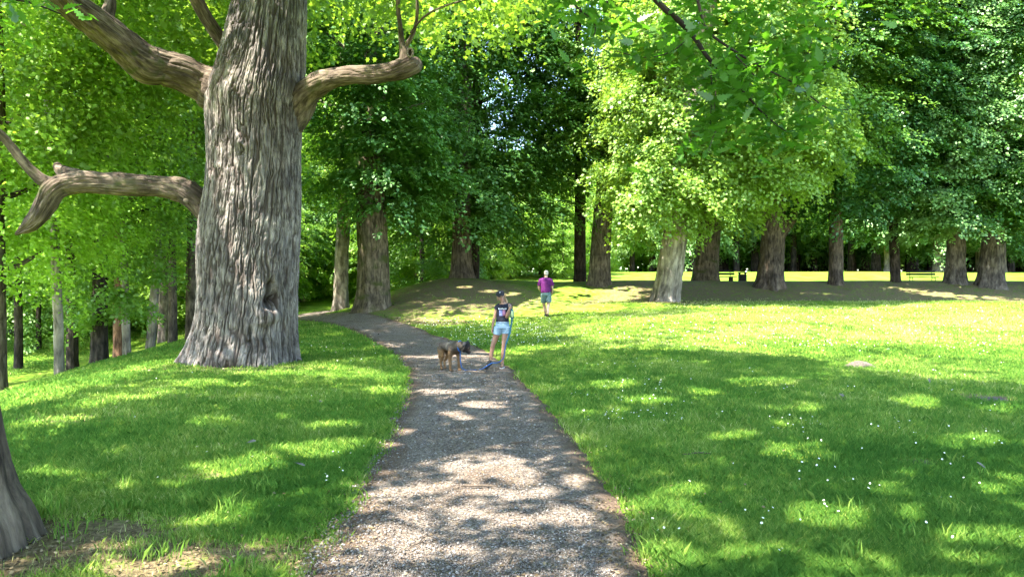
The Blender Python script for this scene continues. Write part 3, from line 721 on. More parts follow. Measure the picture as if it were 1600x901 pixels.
def lobed_sprays(name, parent, org, centres, per, spread, size, mt, seed, kind='oakleaf'):
    r = np.random.default_rng(seed); P = []; 
    for c in centres: P.append(np.array(c) + r.normal(size=(per, 3)) * spread)
    P = np.concatenate(P); n = len(P)
    U = rdir(n, r); U[:, 2] = U[:, 2] * .5 - .45; N = r.normal(size=(n, 3)) * .55; N[:, 2] += 1.0; N /= np.linalg.norm(N, axis=1)[:, None]
    k = ~sunlit(P, .9) | (r.random(n) < .8)
    return leaf_obj(name, P[k], U[k], N[k], size * (.7 + .55 * r.random(n))[k], (.3 + .7 * r.random(n))[k], mt, parent, kind, org)
cs = []
rr_ = np.random.default_rng(5)
for p, r in twigs:
    P, _ = resample(p, r, 14)
    cs += [q + rr_.normal(size=3) * [.05, .12, .05] for q in P]
for (px, py, n) in [(1060, 20, 8), (960, 25, 8), (1010, 60, 6), (1150, 40, 7), (1210, 60, 6), (1190, 150, 7), (1130, 210, 6), (1080, 230, 4), (1230, 180, 8), (1170, 95, 6), (1260, 30, 5), (1200, 15, 5), (1140, 5, 6), (880, 15, 4), (1340, 5, 5), (1400, 5, 3), (1220, 225, 4)]:
    for _ in range(n): cs.append(bw(px + rr_.normal() * 26, py + rr_.normal() * 18, 5.4 + rr_.random() * .9))
L['near'] = leaf_mat('near_oak_leaf', (.03, .085, .012), (.06, .15, .02), (.13, .36, .015), .55, .04)
lobed_sprays('foliage', near_r, OB, cs, 7, (.075, .14, .055), .115, L['near'], 8)
ONL = np.array(near_l.location)
tube_obj([([bw(-60, -60, 3.7), bw(0, -10, 3.8), bw(50, 5, 3.9), bw(95, 22, 4.0)], [.012, .009, .006, .003], 8, 20, None)], 'twig', M['dark_bark'], near_l, ONL)
for k_, q_ in enumerate([(10, 15, 3.8), (40, 5, 3.8), (70, 12, 3.9), (100, 15, 4.0), (120, 22, 4.0), (20, 35, 3.8), (5, 60, 3.7), (85, 2, 4), (35, -10, 3.8), (-10, 40, 3.7)]): lobed_sprays('foliage', near_l, ONL, [bw(*q_)], 4, (.045, .08, .03), .085, L['near'], 9 + k_)

# ================================================================== TREES OF THE PARK
def base_py(X, Y): return CY - F * (gz(X, Y) - EYE) / Y
def tree(name, px, Y, dia, h, label, bark, leaf, crowns, size=.2, lean=(0, 0), flare=.5, group=None, n=44, m=120, kind='quad', limbs=6, top=None, seed=0, bow=(0, 0), extra=(), cull=False):
    """crowns: dicts in metres relative to the tree's foot"""
    X = wx(px, Y); z = gz(X, Y); t = thing(name, (X, Y, z), label, 'tree', group); O = np.array(t.location); size = size * .70
    r = np.random.default_rng(seed + 500)
    H = h * .92
    P = [O + np.array([lean[0] * k + bow[0] * math.sin(math.pi * k), lean[1] * k + bow[1] * math.sin(math.pi * k), -.3 + (H + .3) * k]) for k in (0, .04, .12, .25, .4, .6, .8, 1)]
    for q_ in range(2, 8): P[q_] = P[q_] + np.array([r.normal(), r.normal(), 0]) * dia * (.02 + .05 * (q_ - 2))
    R_ = dia / 2; rad = [R_ * a for a in (1.12, 1.05, 1.0, .92, .82, .6, .35, .08)]
    parts = [(P, rad, n, m, bark_fn(.045 if dia > .7 else .02, 8, flare * .75, .55 if dia > .7 else .3, 5, seed, seed))]
    cz = crowns[0]['c'][2] if crowns else h * .6
    lo = (cz - crowns[0]['rad'][2] * .75) if crowns else h * .4
    for q in range(limbs):
        k = (lo + (H - lo) * (q + .3) / limbs * .8) / H; k = min(k, .92)
        b = np.array([np.interp(k, (0, .04, .12, .25, .4, .6, .8, 1), [p[i_] for p in P]) for i_ in range(3)])
        a = r.random() * 6.28; ln = (crowns[0]['rad'][0] if crowns else 3) * (.55 + .4 * r.random()) * (1.1 - k * .6); up = ln * (.25 + .5 * r.random())
        d = np.array([math.cos(a), math.sin(a), 0])
        rb = R_ * np.interp(k, (0, .4, 1), (.5, .36, .1))
        parts.append(([b, b + d * ln * .35 + [0, 0, up * .3], b + d * ln * .7 + [0, 0, up * .75], b + d * ln + [0, 0, up]], [rb, rb * .7, rb * .45, rb * .15], 10, 14, None))
    for (ep, er) in extra: parts.append(([O + np.array(p) for p in ep], er, 20, 40, bark_fn(.01, 12, seed=seed)))
    tube_obj(parts, 'trunk', M[bark], t, O)
    S = []
    for j, c in enumerate(crowns):
        c = dict(c); cc = np.array(c.pop('c')) + O; S.append(dict(seed=seed * 7 + j + 31, c=tuple(cc), **c))
    if S: crown('crown', t, L[leaf], S, size, kind, cull, O, seed)
    return t
LAY = dict(layered=.86, droop=.5, shell=.5, lump=.5, width=.46)
AIR = dict(shape='ball', layered=.45, droop=.4, shell=.35, lump=.5, width=.5)
def C(c, rad, ns, m=34, L0=1.2, **kw):
    d = dict(c=c, rad=rad, ns=ns, m=int(m * 2.1), L0=L0); d.update(kw); return d

# --- middle distance, each with its own look
tree('horse_chestnut_tree', 722, 37.2, .95, 22, 'dark dense tree with brown ribbed trunk on top of the mound, branches drooping in tiers', 'brown_bark', 'dark',
     [C((0, 0, 12.5), (5.6, 5.6, 9.5), 1150, 46, 1.6, shape='cone', gap=-.5, **LAY), C((.2, -1.2, 4.9), (5.2, 4.8, 2.6), 640, 46, 1.5, shape='ball', gap=-.6, **dict(LAY, shell=.2))], .24, seed=1, flare=.7, m=160, cull=True)
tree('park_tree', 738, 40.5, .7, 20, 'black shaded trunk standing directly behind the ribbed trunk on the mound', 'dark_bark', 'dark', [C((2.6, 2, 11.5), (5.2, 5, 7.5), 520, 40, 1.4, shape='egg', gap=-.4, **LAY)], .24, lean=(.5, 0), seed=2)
tree('lime_tree', 583, 31.8, 1.32, 24, 'thick mossy trunk with spreading foot on the left flank of the mound', 'moss_bark', 'dark',
     [C((.9, .5, 14.0), (4.6, 5.0, 8.6), 820, 44, 1.4, shape='egg', gap=-.5, **LAY), C((.5, -2.8, 10.2), (3.2, 1.8, 4.6), 380, 42, 1.2, shape='ball', gap=-.6, **dict(LAY, shell=.25)), C((1.0, -1.4, 5.7), (2.9, 2.0, 2.3), 300, 42, 1.2, shape='ball', gap=-.6, **dict(LAY, shell=.2))], .22, seed=3, flare=.55, n=80, m=220, cull=True)
tree('lime_tree', 532, 42.5, .78, 27, 'slim pale smooth trunk in a sunlit patch of grass beside the bend of the path', 'pale_bark', 'lime',
     [C((-.4, 0, 18), (4.6, 5, 9.0), 560, 34, 1.2, gap=-.2, **AIR), C((.2, -1.8, 11.5), (3.0, 2.0, 4.0), 190, 34, 1.1, gap=-.4, **AIR), C((.2, -1.4, 8.2), (3.0, 2.4, 2.4), 170, 34, 1.1, gap=-.3, **AIR)], .22, lean=(.5, 0), seed=4, flare=.7, m=160, cull=True)
tree('plane_tree', 1038, 32.6, 1.1, 21, 'maple with pale flaking trunk and brilliant sunlit foliage hanging low over the lawn edge', 'pale_bark', 'maple',
     [C((1.9, -.4, 11.2), (4.6, 5.2, 8.0), 1150, 44, 1.15, shape='ball', layered=.55, droop=.55, shell=.5, lump=.5, width=.5, gap=-.25), C((-.6, -1.0, 5.0), (2.6, 2.8, 2.3), 200, 44, .9, shape='ball', layered=.5, droop=.6, shell=.3, lump=.4, width=.5, gap=-.4),
      C((4.3, -1.6, 6.6), (3.0, 2.4, 2.2), 210, 44, .9, shape='ball', layered=.5, droop=.6, shell=.3, lump=.4, width=.5, gap=-.4)], .20, lean=(2.6, 0), kind='lobe', seed=5, flare=.42, n=80, m=200,
     extra=[([(1.0, -.3, 4.5), (1.8, -1.0, 5.6), (2.3, -1.5, 7.4)], [.18, .16, .12])])
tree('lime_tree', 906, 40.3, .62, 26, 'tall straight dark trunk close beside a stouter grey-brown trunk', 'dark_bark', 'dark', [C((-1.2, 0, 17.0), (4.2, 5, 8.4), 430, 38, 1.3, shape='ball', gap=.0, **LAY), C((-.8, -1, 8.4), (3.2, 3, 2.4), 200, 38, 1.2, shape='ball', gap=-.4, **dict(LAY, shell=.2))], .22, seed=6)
tree('lime_tree', 936, 38.3, 1.0, 27, 'stout grey-brown trunk with a dark vertical cleft, leaning slightly, behind the man', 'grey_bark', 'mid', [C((.4, 0, 17.5), (4.4, 5, 10.0), 860, 40, 1.3, shape='ball', gap=-.3, **LAY), C((.8, -1.8, 8.8), (3.0, 2.4, 2.8), 230, 40, 1.2, shape='ball', gap=-.4, **dict(LAY, shell=.2))], .22, lean=(1.3, 0), seed=7, n=60, m=180)
tree('lime_tree', 1102, 41.0, 1.3, 23, 'moss-covered old trunk beside the dark bench', 'moss_bark', 'mid', [C((1.5, 0, 14.5), (5.2, 5, 9.5), 760, 38, 1.4, shape='ball', gap=-.4, **LAY)], .24, seed=8, n=60, m=140, flare=.4, lean=(1.0, 0))
tree('lime_tree', 1203, 37.6, 1.15, 23, 'gnarled dark trunk with splayed roots and a broken orange-brown side limb', 'brown_bark', 'mid',
     [C((1.2, -.6, 12.8), (5.0, 5.4, 8.6), 900, 42, 1.3, shape='egg', gap=-.35, **LAY), C((1.8, -3.4, 7.4), (2.6, 2.0, 2.2), 170, 42, 1.0, shape='ball', layered=.5, droop=.5, shell=.3, lump=.4, width=.5, gap=-.4)], .23, lean=(1.2, 0), cull=True, seed=9, n=80, m=180, flare=.75,
     extra=[([(.2, -.1, 2.4), (.9, -.3, 3.3), (1.35, -.4, 4.2), (1.6, -.4, 5.2)], [.34, .27, .22, .1]), ([(-.1, -.1, 3.6), (-1.6, -.5, 3.9), (-3.6, -.8, 3.75)], [.16, .10, .05])])
tree('hornbeam_tree', 1306, 38.2, .68, 23, 'brown straight trunk between the gnarled root-splayed tree and the thin leaning one', 'brown_bark', 'deep', [C((.6, -.4, 12.6), (4.8, 5.2, 9.4), 980, 44, 1.4, shape='egg', gap=-.45, **LAY), C((.3, -1.5, 5.2), (3.8, 3.4, 2.2), 300, 44, 1.3, shape='ball', gap=-.5, **dict(LAY, shell=.2))], .22, seed=10, cull=True)
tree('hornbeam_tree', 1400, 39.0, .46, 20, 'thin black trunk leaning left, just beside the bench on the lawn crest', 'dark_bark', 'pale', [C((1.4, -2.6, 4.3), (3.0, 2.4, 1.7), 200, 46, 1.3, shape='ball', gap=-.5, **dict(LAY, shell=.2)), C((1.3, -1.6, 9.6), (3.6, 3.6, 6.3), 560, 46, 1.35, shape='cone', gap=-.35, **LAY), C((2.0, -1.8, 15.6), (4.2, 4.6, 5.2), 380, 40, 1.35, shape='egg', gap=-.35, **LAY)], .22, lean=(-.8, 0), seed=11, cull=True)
tree('hornbeam_tree', 1493, 38.4, .84, 23, 'squat-looking grey trunk at the crest between the bench and a broad leaning trunk', 'grey_bark', 'deep', [C((.3, .6, 13.0), (4.2, 4.4, 9.0), 760, 42, 1.4, shape='egg', gap=-.4, **LAY), C((.2, -1.2, 4.6), (3.0, 2.6, 2.0), 230, 44, 1.3, shape='ball', gap=-.5, **dict(LAY, shell=.2))], .23, seed=12, cull=True, n=60, flare=.7)
tree('hornbeam_tree', 1548, 37.6, 1.05, 24, 'broad dark trunk leaning right with a wide flared base near the picture edge', 'grey_bark', 'deep', [C((1.4, -.8, 12.8), (4.6, 5.2, 9.0), 880, 44, 1.5, shape='egg', gap=-.3, **LAY), C((1.4, -2.4, 5.6), (3.2, 2.6, 2.2), 230, 44, 1.3, shape='ball', gap=-.45, **dict(LAY, shell=.2))], .23, lean=(1.2, 0), cull=True, seed=13, n=70, m=160, flare=.75)
tree('hornbeam_tree', 1640, 37.4, 1.2, 22, 'tree at the picture edge with only its root flare and outer foliage showing', 'dark_bark', 'mid', [C((.4, -.6, 12.2), (5.0, 5.2, 9.0), 760, 42, 1.5, shape='egg', gap=-.35, **LAY)], .23, seed=14, flare=.8)

# --- down the slope on the left
tree('maple_tree', -6, 18.2, .42, 19, 'trunk with exposed roots standing low on the slope at the picture edge', 'brown_bark', 'lime', [C((.8, -.6, 4.6), (2.2, 1.6, 2.2), 110, 36, .9, gap=-.2, **AIR), C((0, 0, 11.5), (4.6, 4.5, 7.5), 480, 36, 1.25, gap=.02, **AIR)], .17, limbs=13, seed=20)
tree('maple_tree', 29, 31, .32, 17, 'thin dark trunk far down on the lower lawn', 'dark_bark', 'mid', [C((0, 0, 9.5), (4.6, 4.5, 6.8), 420, 36, 1.2, gap=-.02, **AIR)], .2, limbs=13, seed=21)
tree('maple_tree', 94, 20.5, .24, 20, 'pale blotchy slender trunk catching sun where the slope drops away', 'pale_bark', 'lime', [C((.2, 0, 11.6), (4.0, 4.0, 8.2), 520, 36, 1.25, gap=.02, **AIR), C((.2, -.6, 5.2), (2.6, 1.6, 2.6), 170, 36, .9, gap=-.02, **AIR)], .16, lean=(-.6, 0), limbs=13, seed=22, flare=.3, m=160)
tree('maple_tree', 113, 24.5, .34, 17, 'straight black trunk just beside the pale blotchy one', 'dark_bark', 'mid', [C((0, 0, 9.8), (3.6, 3.6, 7.2), 400, 36, 1.25, gap=-.02, **AIR)], .18, limbs=13, seed=23)
tree('maple_tree', 155, 24.0, .48, 16, 'short thick dark trunk half buried in low foliage', 'dark_bark', 'mid', [C((0, .2, 9.0), (4.0, 3.8, 6.8), 460, 36, 1.25, gap=-.02, **AIR), C((.9, -.7, 2.6), (1.6, 1.3, 1.2), 60, 34, .7, gap=-.5, **AIR)], .18, limbs=13, seed=24)
tree('maple_tree', 187, 28.5, .42, 18, 'reddish-brown trunk behind a slim white one', 'red_bark', 'mid', [C((0, 0, 11), (3.8, 3.8, 6.8), 380, 34, 1.2, gap=-.02, **AIR)], .2, limbs=13, seed=25)
tree('maple_tree', 199, 26.5, .25, 19, 'slim white trunk in front of the reddish-brown one', 'pale_bark', 'lime', [C((0, 0, 11.6), (3.4, 3.4, 8.0), 360, 34, 1.25, gap=.02, **AIR)], .18, lean=(-.6, 0), limbs=13, seed=26, flare=.3)
tree('maple_tree', 234, 29.0, .32, 20, 'pale trunk leaning right at the top of the slope, nearest the old oak but one', 'pale_bark', 'mid', [C((.6, 0, 12), (3.8, 3.8, 8.2), 400, 34, 1.2, gap=.02, **AIR)], .2, lean=(1.4, 0), limbs=13, seed=27, flare=.3)
tree('maple_tree', 270, 31.0, .32, 20, 'thin brown trunk just left of the old oak', 'brown_bark', 'lime', [C((.2, 0, 12), (3.8, 3.8, 8.4), 400, 34, 1.2, gap=.04, **AIR)], .2, limbs=13, seed=28)
tree('maple_tree', 255, 38, .5, 24, 'tall brownish trunk rising through bright leaves behind the upper oak limb', 'grey_bark', 'lime', [C((0, 0, 15), (4.8, 4.8, 9.5), 560, 34, 1.3, gap=.04, **AIR)], .23, limbs=13, seed=29, lean=(.3, 0))
tree('maple_tree', 302, 27, .5, 21, 'brown trunk tucked close behind the old oak, its foot hidden', 'brown_bark', 'lime', [C((0, 0, 14), (3.6, 3.6, 8.0), 380, 34, 1.2, gap=.04, **AIR)], .19, limbs=13, seed=30)
tree('maple_tree', -70, 24, .5, 18, 'tree outside the picture whose outer leaves reach in over the slope', 'grey_bark', 'lime', [C((0, 0, 10), (5.0, 4.6, 7.6), 460, 36, 1.2, gap=.02, **AIR)], .18, limbs=13, seed=31)

# --- background: copies of a few full trees, each with trunk and crown of its own
def proto(name, X, Y, dia, h, bark, leaf, crowns, size, seed, style=6):
    t = tree(name, CX + X * F / Y, Y, dia, h, 'x', bark, leaf, crowns, size, seed=seed, n=16, m=40, limbs=4, flare=.45); return t
def copy_tree(src, px, Y, label, group, s=1.0, rz=0.0, name=None, bark=None, leaf=None, sz=None):
    o = src.copy(); COL.objects.link(o); X = wx(px, Y); o.location = (X, Y, gz(X, Y)); o.rotation_euler = (0, 0, rz); o.scale = (s, s, sz or s)
    o['label'] = label
    if group: o['group'] = group
    elif 'group' in o: del o['group']
    for ch in src.children:
        c = ch.copy(); COL.objects.link(c); c.parent = o
        mt = bark if ch.name.startswith('trunk') else leaf
        if mt:
            c.material_slots[0].link = 'OBJECT'; c.material_slots[0].material = M[mt] if ch.name.startswith('trunk') else L[mt]
    return o
rb = np.random.default_rng(77)
BG = 'tall trees closing the view behind'
G2 = 'far trees standing beyond the sunlit lawn'
# airy tall tree, bushy tree with foliage to the ground, open park tree with a clear trunk
pA = proto('woodland_tree', wx(20, 46), 46, .5, 26, 'grey_bark', 'mid', [C((0, 0, 14.5), (5.5, 5.5, 12), 620, 40, 1.5, gap=-.25, **AIR)], .27, 40)
pB = proto('understorey_tree', wx(660, 50), 50, .35, 11, 'dark_bark', 'mid', [C((0, 0, 5.6), (4.8, 4.8, 5.2), 420, 40, 1.4, shape='ball', gap=-.5, **LAY)], .25, 41)
pC = proto('parkland_tree', wx(1180, 94), 94, .95, 17, 'dark_bark', 'pale', [C((0, 0, 9.4), (6.5, 6.5, 7.2), 560, 40, 1.8, shape='ball', gap=-.45, **LAY)], .34, 42)
pA['label'] = 'tall woodland tree closing the view behind the slope, seen only as foliage and dim trunk'; pA['group'] = BG
pB['label'] = 'leafy low tree filling the gap under the taller crowns behind the mound'; pB['group'] = 'low leafy trees behind the mound'
pC['label'] = 'dark-trunked tree in the distant grove beyond the sunlit far lawn'; pC['group'] = G2
la = [(75, 56, 'lime'), (160, 48, 'lime'), (330, 60, 'lime'), (-60, 52, 'mid'), (-130, 40, 'lime'), (440, 80, 'lime'), (505, 84, 'lime'), (565, 82, 'lime'), (395, 74, 'mid'),
      (625, 68, 'lime'), (120, 74, 'lime'), (200, 80, 'mid'), (300, 84, 'mid'), (1060, 90, 'mid'), (1150, 88, 'mid'), (1240, 92, 'mid'), (1330, 90, 'mid'), (1420, 92, 'mid'), (1500, 88, 'mid'),
      (1580, 92, 'mid'), (1660, 88, 'mid'), (1740, 60, 'mid'), (-200, 60, 'mid'), (540, 96, 'mid'), (360, 96, 'mid'), (640, 96, 'mid')]
for k, (px, Y, lf_) in enumerate(la):
    right = px > 900
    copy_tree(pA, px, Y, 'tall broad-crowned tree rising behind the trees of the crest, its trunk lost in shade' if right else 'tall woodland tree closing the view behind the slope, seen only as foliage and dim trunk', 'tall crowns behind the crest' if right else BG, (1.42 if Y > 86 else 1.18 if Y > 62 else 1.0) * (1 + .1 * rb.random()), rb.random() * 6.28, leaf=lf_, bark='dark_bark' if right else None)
for k, (px, Y, s, lf_) in enumerate([(600, 60, 1.0, 'lime'), (650, 56, .8, 'lime'), (700, 64, 1.1, 'lime'), (750, 58, .8, 'lime'), (800, 62, .9, 'mid'), (845, 66, 1.0, 'lime'), (880, 60, .55, 'lime'), (500, 66, 1, 'lime'), (455, 60, .9, 'mid'), (400, 52, .9, 'mid'), (350, 48, .9, 'lime'), (230, 50, 1, 'lime'), (150, 46, .9, 'mid'), (90, 52, 1, 'lime'), (20, 48, 1, 'mid'),
        (-60, 46, 1, 'mid'), (560, 72, 1, 'lime'), (920, 78, 1, 'mid'), (310, 44, .8, 'lime'), (60, 38, .7, 'mid'), (1075, 118, 1.3, 'pale'), (1135, 112, 1.2, 'pale'), (1215, 120, 1.3, 'pale'), (1280, 114, 1.2, 'pale'), (1345, 120, 1.3, 'pale'), (1425, 116, 1.3, 'mid'), (1505, 118, 1.3, 'pale'), (1570, 114, 1.2, 'lime')]):
    b = px > 560
    copy_tree(pB, px, Y, 'leafy low tree filling the gap under the taller crowns behind the mound' if b else 'low leafy tree in the dim wood behind the old oak', 'low leafy trees behind the mound' if b else 'low leafy trees behind the old oak', s, rb.random() * 6.28, leaf=lf_)
far = [(1050, 66, .8, 'dark_bark'), (1082, 60, .75, 'dark_bark'), (1128, 76, 1.3, 'dark_bark'), (1152, 84, .9, 'dark_bark'), (1240, 72, 1.15, 'dark_bark'), (1220, 80, .9, 'dark_bark'), (1262, 78, .7, 'dark_bark'), (1272, 70, .6, 'dark_bark'), (1288, 84, .7, 'dark_bark'),
       (1332, 78, .8, 'dark_bark'), (1352, 72, .8, 'brown_bark'), (1369, 66, .85, 'grey_bark'), (1428, 70, .9, 'dark_bark'), (1455, 74, .8, 'dark_bark'), (1484, 80, .8, 'dark_bark'), (1515, 82, .7, 'dark_bark'), (1577, 74, .9, 'dark_bark'), (1594, 84, .9, 'dark_bark'),
       (1640, 72, 1, 'dark_bark'), (1700, 66, 1, 'dark_bark'), (988, 62, .5, 'dark_bark'), (1100, 95, 1, 'dark_bark'), (1180, 100, 1, 'dark_bark'), (1260, 98, 1, 'dark_bark'), (1310, 96, 1, 'dark_bark'), (1390, 100, 1, 'dark_bark'), (1440, 94, 1, 'dark_bark'), (1540, 98, 1, 'dark_bark'), (1610, 96, 1, 'dark_bark'),
       (1020, 100, 1, 'dark_bark'), (960, 104, 1.1, 'dark_bark'), (900, 110, 1.1, 'dark_bark')]
for k, (px, Y, s, bk_) in enumerate(far):
    near_ = Y < 90
    Y = 84 + (Y - 58) * .95; s = s * 1.3
    copy_tree(pC, px, Y, 'dark-trunked tree in the distant grove beyond the sunlit far lawn' if near_ else 'small far tree at the back of the grove beyond the lawn', G2 if near_ else 'farthest trees at the back of the grove', s, rb.random() * 6.28, bark=bk_, sz=max(s, .8), leaf='pale' if k % 2 else 'mid')
for (px, Y, s, lb) in [(1389, 80, 1.0, 'pale-barked tree on the far lawn, immediately beside the thin black leaning trunk'), (1466, 76, .95, 'whitish trunk lit by the sun just beyond the bench end'), (1534, 78, 1.2, 'pale trunk leaning behind the broad dark leaning trunk'), (1566, 76, .8, 'narrow white sunlit trunk glimpsed between dark trunks near the picture edge'), (472, 58, .7, 'short pale trunk beyond the path bend, close beside the old oak')]:
    copy_tree(pC, px, Y, lb, None, s, rb.random() * 6.28, bark='pale_bark', sz=max(s, .8))

# a far wood that closes the horizon
def far_wood():
    r = np.random.default_rng(3); Ps = []
    n = 60000
    a = r.random(n) * math.radians(150) + math.radians(15); d = 125 + 60 * r.random(n) ** 1.5
    X = d * np.cos(a); Y = d * np.sin(a); g = ground_z(X, Y)
    hh = 18 + 7 * fnoise(np.stack([a * 14, a * 0, a * 0], 1), 4, 3)
    Z = g + .5 + (hh) * r.random(n) ** .8
    P = np.stack([X, Y, Z], 1); N = r.normal(size=(n, 3)) * .6; N[:, 2] += .8; N /= np.linalg.norm(N, axis=1)[:, None]
    o = leaf_obj('far_wood', P, rdir(n, r), N, 1.5 + 1.5 * r.random(n), r.random(n), L['mid'])
    tag(o, 'distant wood closing the horizon behind the park', 'woodland', kind='stuff')
far_wood()

# ================================================================== GRASS, GRAVEL, FLOWERS, LITTER
def scatter(n, x0, x1, y0, y1, seed, ymax=60):
    """ground points with roughly even density as seen, so that near turf carries finer blades"""
    r = np.random.default_rng(seed); px = x0 + (x1 - x0) * r.random(n); py = y0 + (y1 - y0) * r.random(n)
    Y = F * EYE / (py - CY); Y = np.clip(Y, 1, ymax)
    for _ in range(12):
        X = (px - CX) / F * Y; z = ground_z(X, Y); Yn = np.clip(F * np.maximum(EYE - z, .02) / (py - CY), 1, ymax); Y = .5 * Y + .5 * Yn
    X = (px - CX) / F * Y; z = ground_z(X, Y)
    k = np.abs(CY - F * (z - EYE) / Y - py) < 4
    return X[k], Y[k], z[k]
def path_side(X, Y):
    c, h = path_at(Y)
    sgn = np.sign(X - c); rag = 1 + .10 * n2(Y, 3.0 * sgn, .9, 21) + .07 * n2(Y, 5.0 * sgn, 4.0, 22)
    return np.abs(X - c) / (h * rag)
def grass(name, n, x0, x1, y0, y1, seed, hb, wb, hf=1.0, ymax=60, label=None):
    r = np.random.default_rng(seed); X, Y, z = scatter(n, x0, x1, y0, y1, seed, ymax)
    ps = path_side(X, Y); so_ = soil_mask(X, Y) + .45 * sst(.38, .62, n2(X, Y, 1.6, 46)) * (r.random(len(X)) < .8); nn = n2(X, Y, 1.7, 40)
    near_path = sst(1.0, 1.2, ps + .06 * r.normal(size=len(X)) + .16 * n2(X, Y, 2.2, 52))
    dens = np.clip(1.1 - 1.9 * np.clip(so_ + .30 * nn - .12, 0, 1), .02, 1) * np.where(Y < 48, near_path, 1)
    dens = np.where((Y < 48) & (ps < .86), 0, dens)
    k = r.random(len(X)) < dens; X, Y, z, so_, ps = X[k], Y[k], z[k], so_[k], ps[k]; m = len(X)
    tall = 1 + .5 * n2(X, Y, .8, 41) + .5 * np.exp(-((ps - 1.25) / .2) ** 2) * (Y < 30)
    H = hb * (.5 + .9 * r.random(m)) * np.clip(tall, .4, 2) * np.clip(Y / 6, 1, 1.25)
    W = wb * (.7 + .6 * r.random(m)) * np.clip(Y / 5, .8, 6)
    a = r.random(m) * 6.283; b = r.random(m) * 6.283; ln = H * (.25 + .75 * r.random(m))
    B = np.stack([X, Y, z - .004], 1); side = np.stack([np.cos(a), np.sin(a), 0 * a], 1) * (W / 2)[:, None]
    tip = B + np.stack([np.cos(b) * ln, np.sin(b) * ln, H], 1); mid = B + np.stack([np.cos(b) * ln * .3, np.sin(b) * ln * .3, H * .62], 1)
    V = np.stack([B - side, B + side, mid + side * .8, tip, mid - side * .8], 1).reshape(-1, 3)
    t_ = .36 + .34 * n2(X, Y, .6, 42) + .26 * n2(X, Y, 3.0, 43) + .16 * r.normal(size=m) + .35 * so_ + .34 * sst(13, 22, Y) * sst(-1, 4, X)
    me = mesh_np(name, V, np.arange(m * 5).reshape(-1, 5), False, {'tint': ('FLOAT', np.repeat(np.clip(t_, 0, 1), 5))})
    o = new_obj(name, me, M['blade']); tag(o, label, 'grass', kind='stuff'); return o
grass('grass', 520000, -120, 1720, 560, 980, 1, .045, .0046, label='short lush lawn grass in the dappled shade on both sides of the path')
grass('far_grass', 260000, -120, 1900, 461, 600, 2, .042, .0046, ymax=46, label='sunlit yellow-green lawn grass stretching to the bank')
# longer tufts at the near trunk and the path edges
def tufts():
    r = np.random.default_rng(12); Vs = []; T = []
    sp = []
    for (px, py, n, h) in [(66, 812, 60, .17), (84, 800, 40, .20), (112, 826, 24, .12), (300, 790, 60, .13), (420, 770, 40, .12), (350, 800, 70, .13), (560, 700, 60, .11), (600, 690, 40, .12), (500, 720, 40, .10), (200, 800, 40, .12), (1020, 870, 50, .11), (1300, 830, 60, .10), (1060, 800, 40, .10), (1330, 875, 60, .12), (1500, 850, 50, .11), (1250, 810, 50, .10),
                           (640, 640, 40, .10), (620, 660, 40, .10), (590, 730, 50, .12), (950, 740, 40, .1), (1000, 830, 40, .12), (930, 700, 40, .1), (240, 870, 40, .1), (540, 790, 30, .12), (380, 890, 60, .12)]:
        y = F * EYE / (py - CY); x = wx(px, y); sp.append((x, y, n, h))
    for _ in range(90):
        y = r.uniform(4, 13); sp.append((r.uniform(-.72, .72) * y, y, 14, r.uniform(.08, .13)))
    for (x, y, n, h) in sp:
        if path_side(np.array([x]), np.array([y]))[0] < 1.08: continue
        bx = x + r.normal(size=n) * .05; by = y + r.normal(size=n) * .05; bz = ground_z(bx, by)
        a = r.random(n) * 6.283; H = h * (.5 + .7 * r.random(n)); ln = H * (.2 + .6 * r.random(n)); w_ = .0045 + .001 * r.random(n); c = r.random(n) * 6.28
        for q in range(n):
            sd = np.array([math.cos(c[q]), math.sin(c[q]), 0]) * w_[q]; B = np.array([bx[q], by[q], bz[q] - .005]); d = np.array([math.cos(a[q]) * ln[q], math.sin(a[q]) * ln[q], 0])
            Vs.append([B - sd, B + sd, B + d * .25 + [0, 0, H[q] * .6] + sd * .8, B + d + [0, 0, H[q] * .95], B + d * .25 + [0, 0, H[q] * .6] - sd * .8]); T += [.25 + .4 * r.random()] * 5
    V = np.array(Vs).reshape(-1, 3)
    o = new_obj('grass_tufts', mesh_np('grass_tufts', V, np.arange(len(V)).reshape(-1, 5), False, {'tint': ('FLOAT', np.array(T))}), M['blade']); tag(o, 'longer grass tufts along the path edges and at the foot of the near trunk', 'grass', kind='stuff')
tufts()

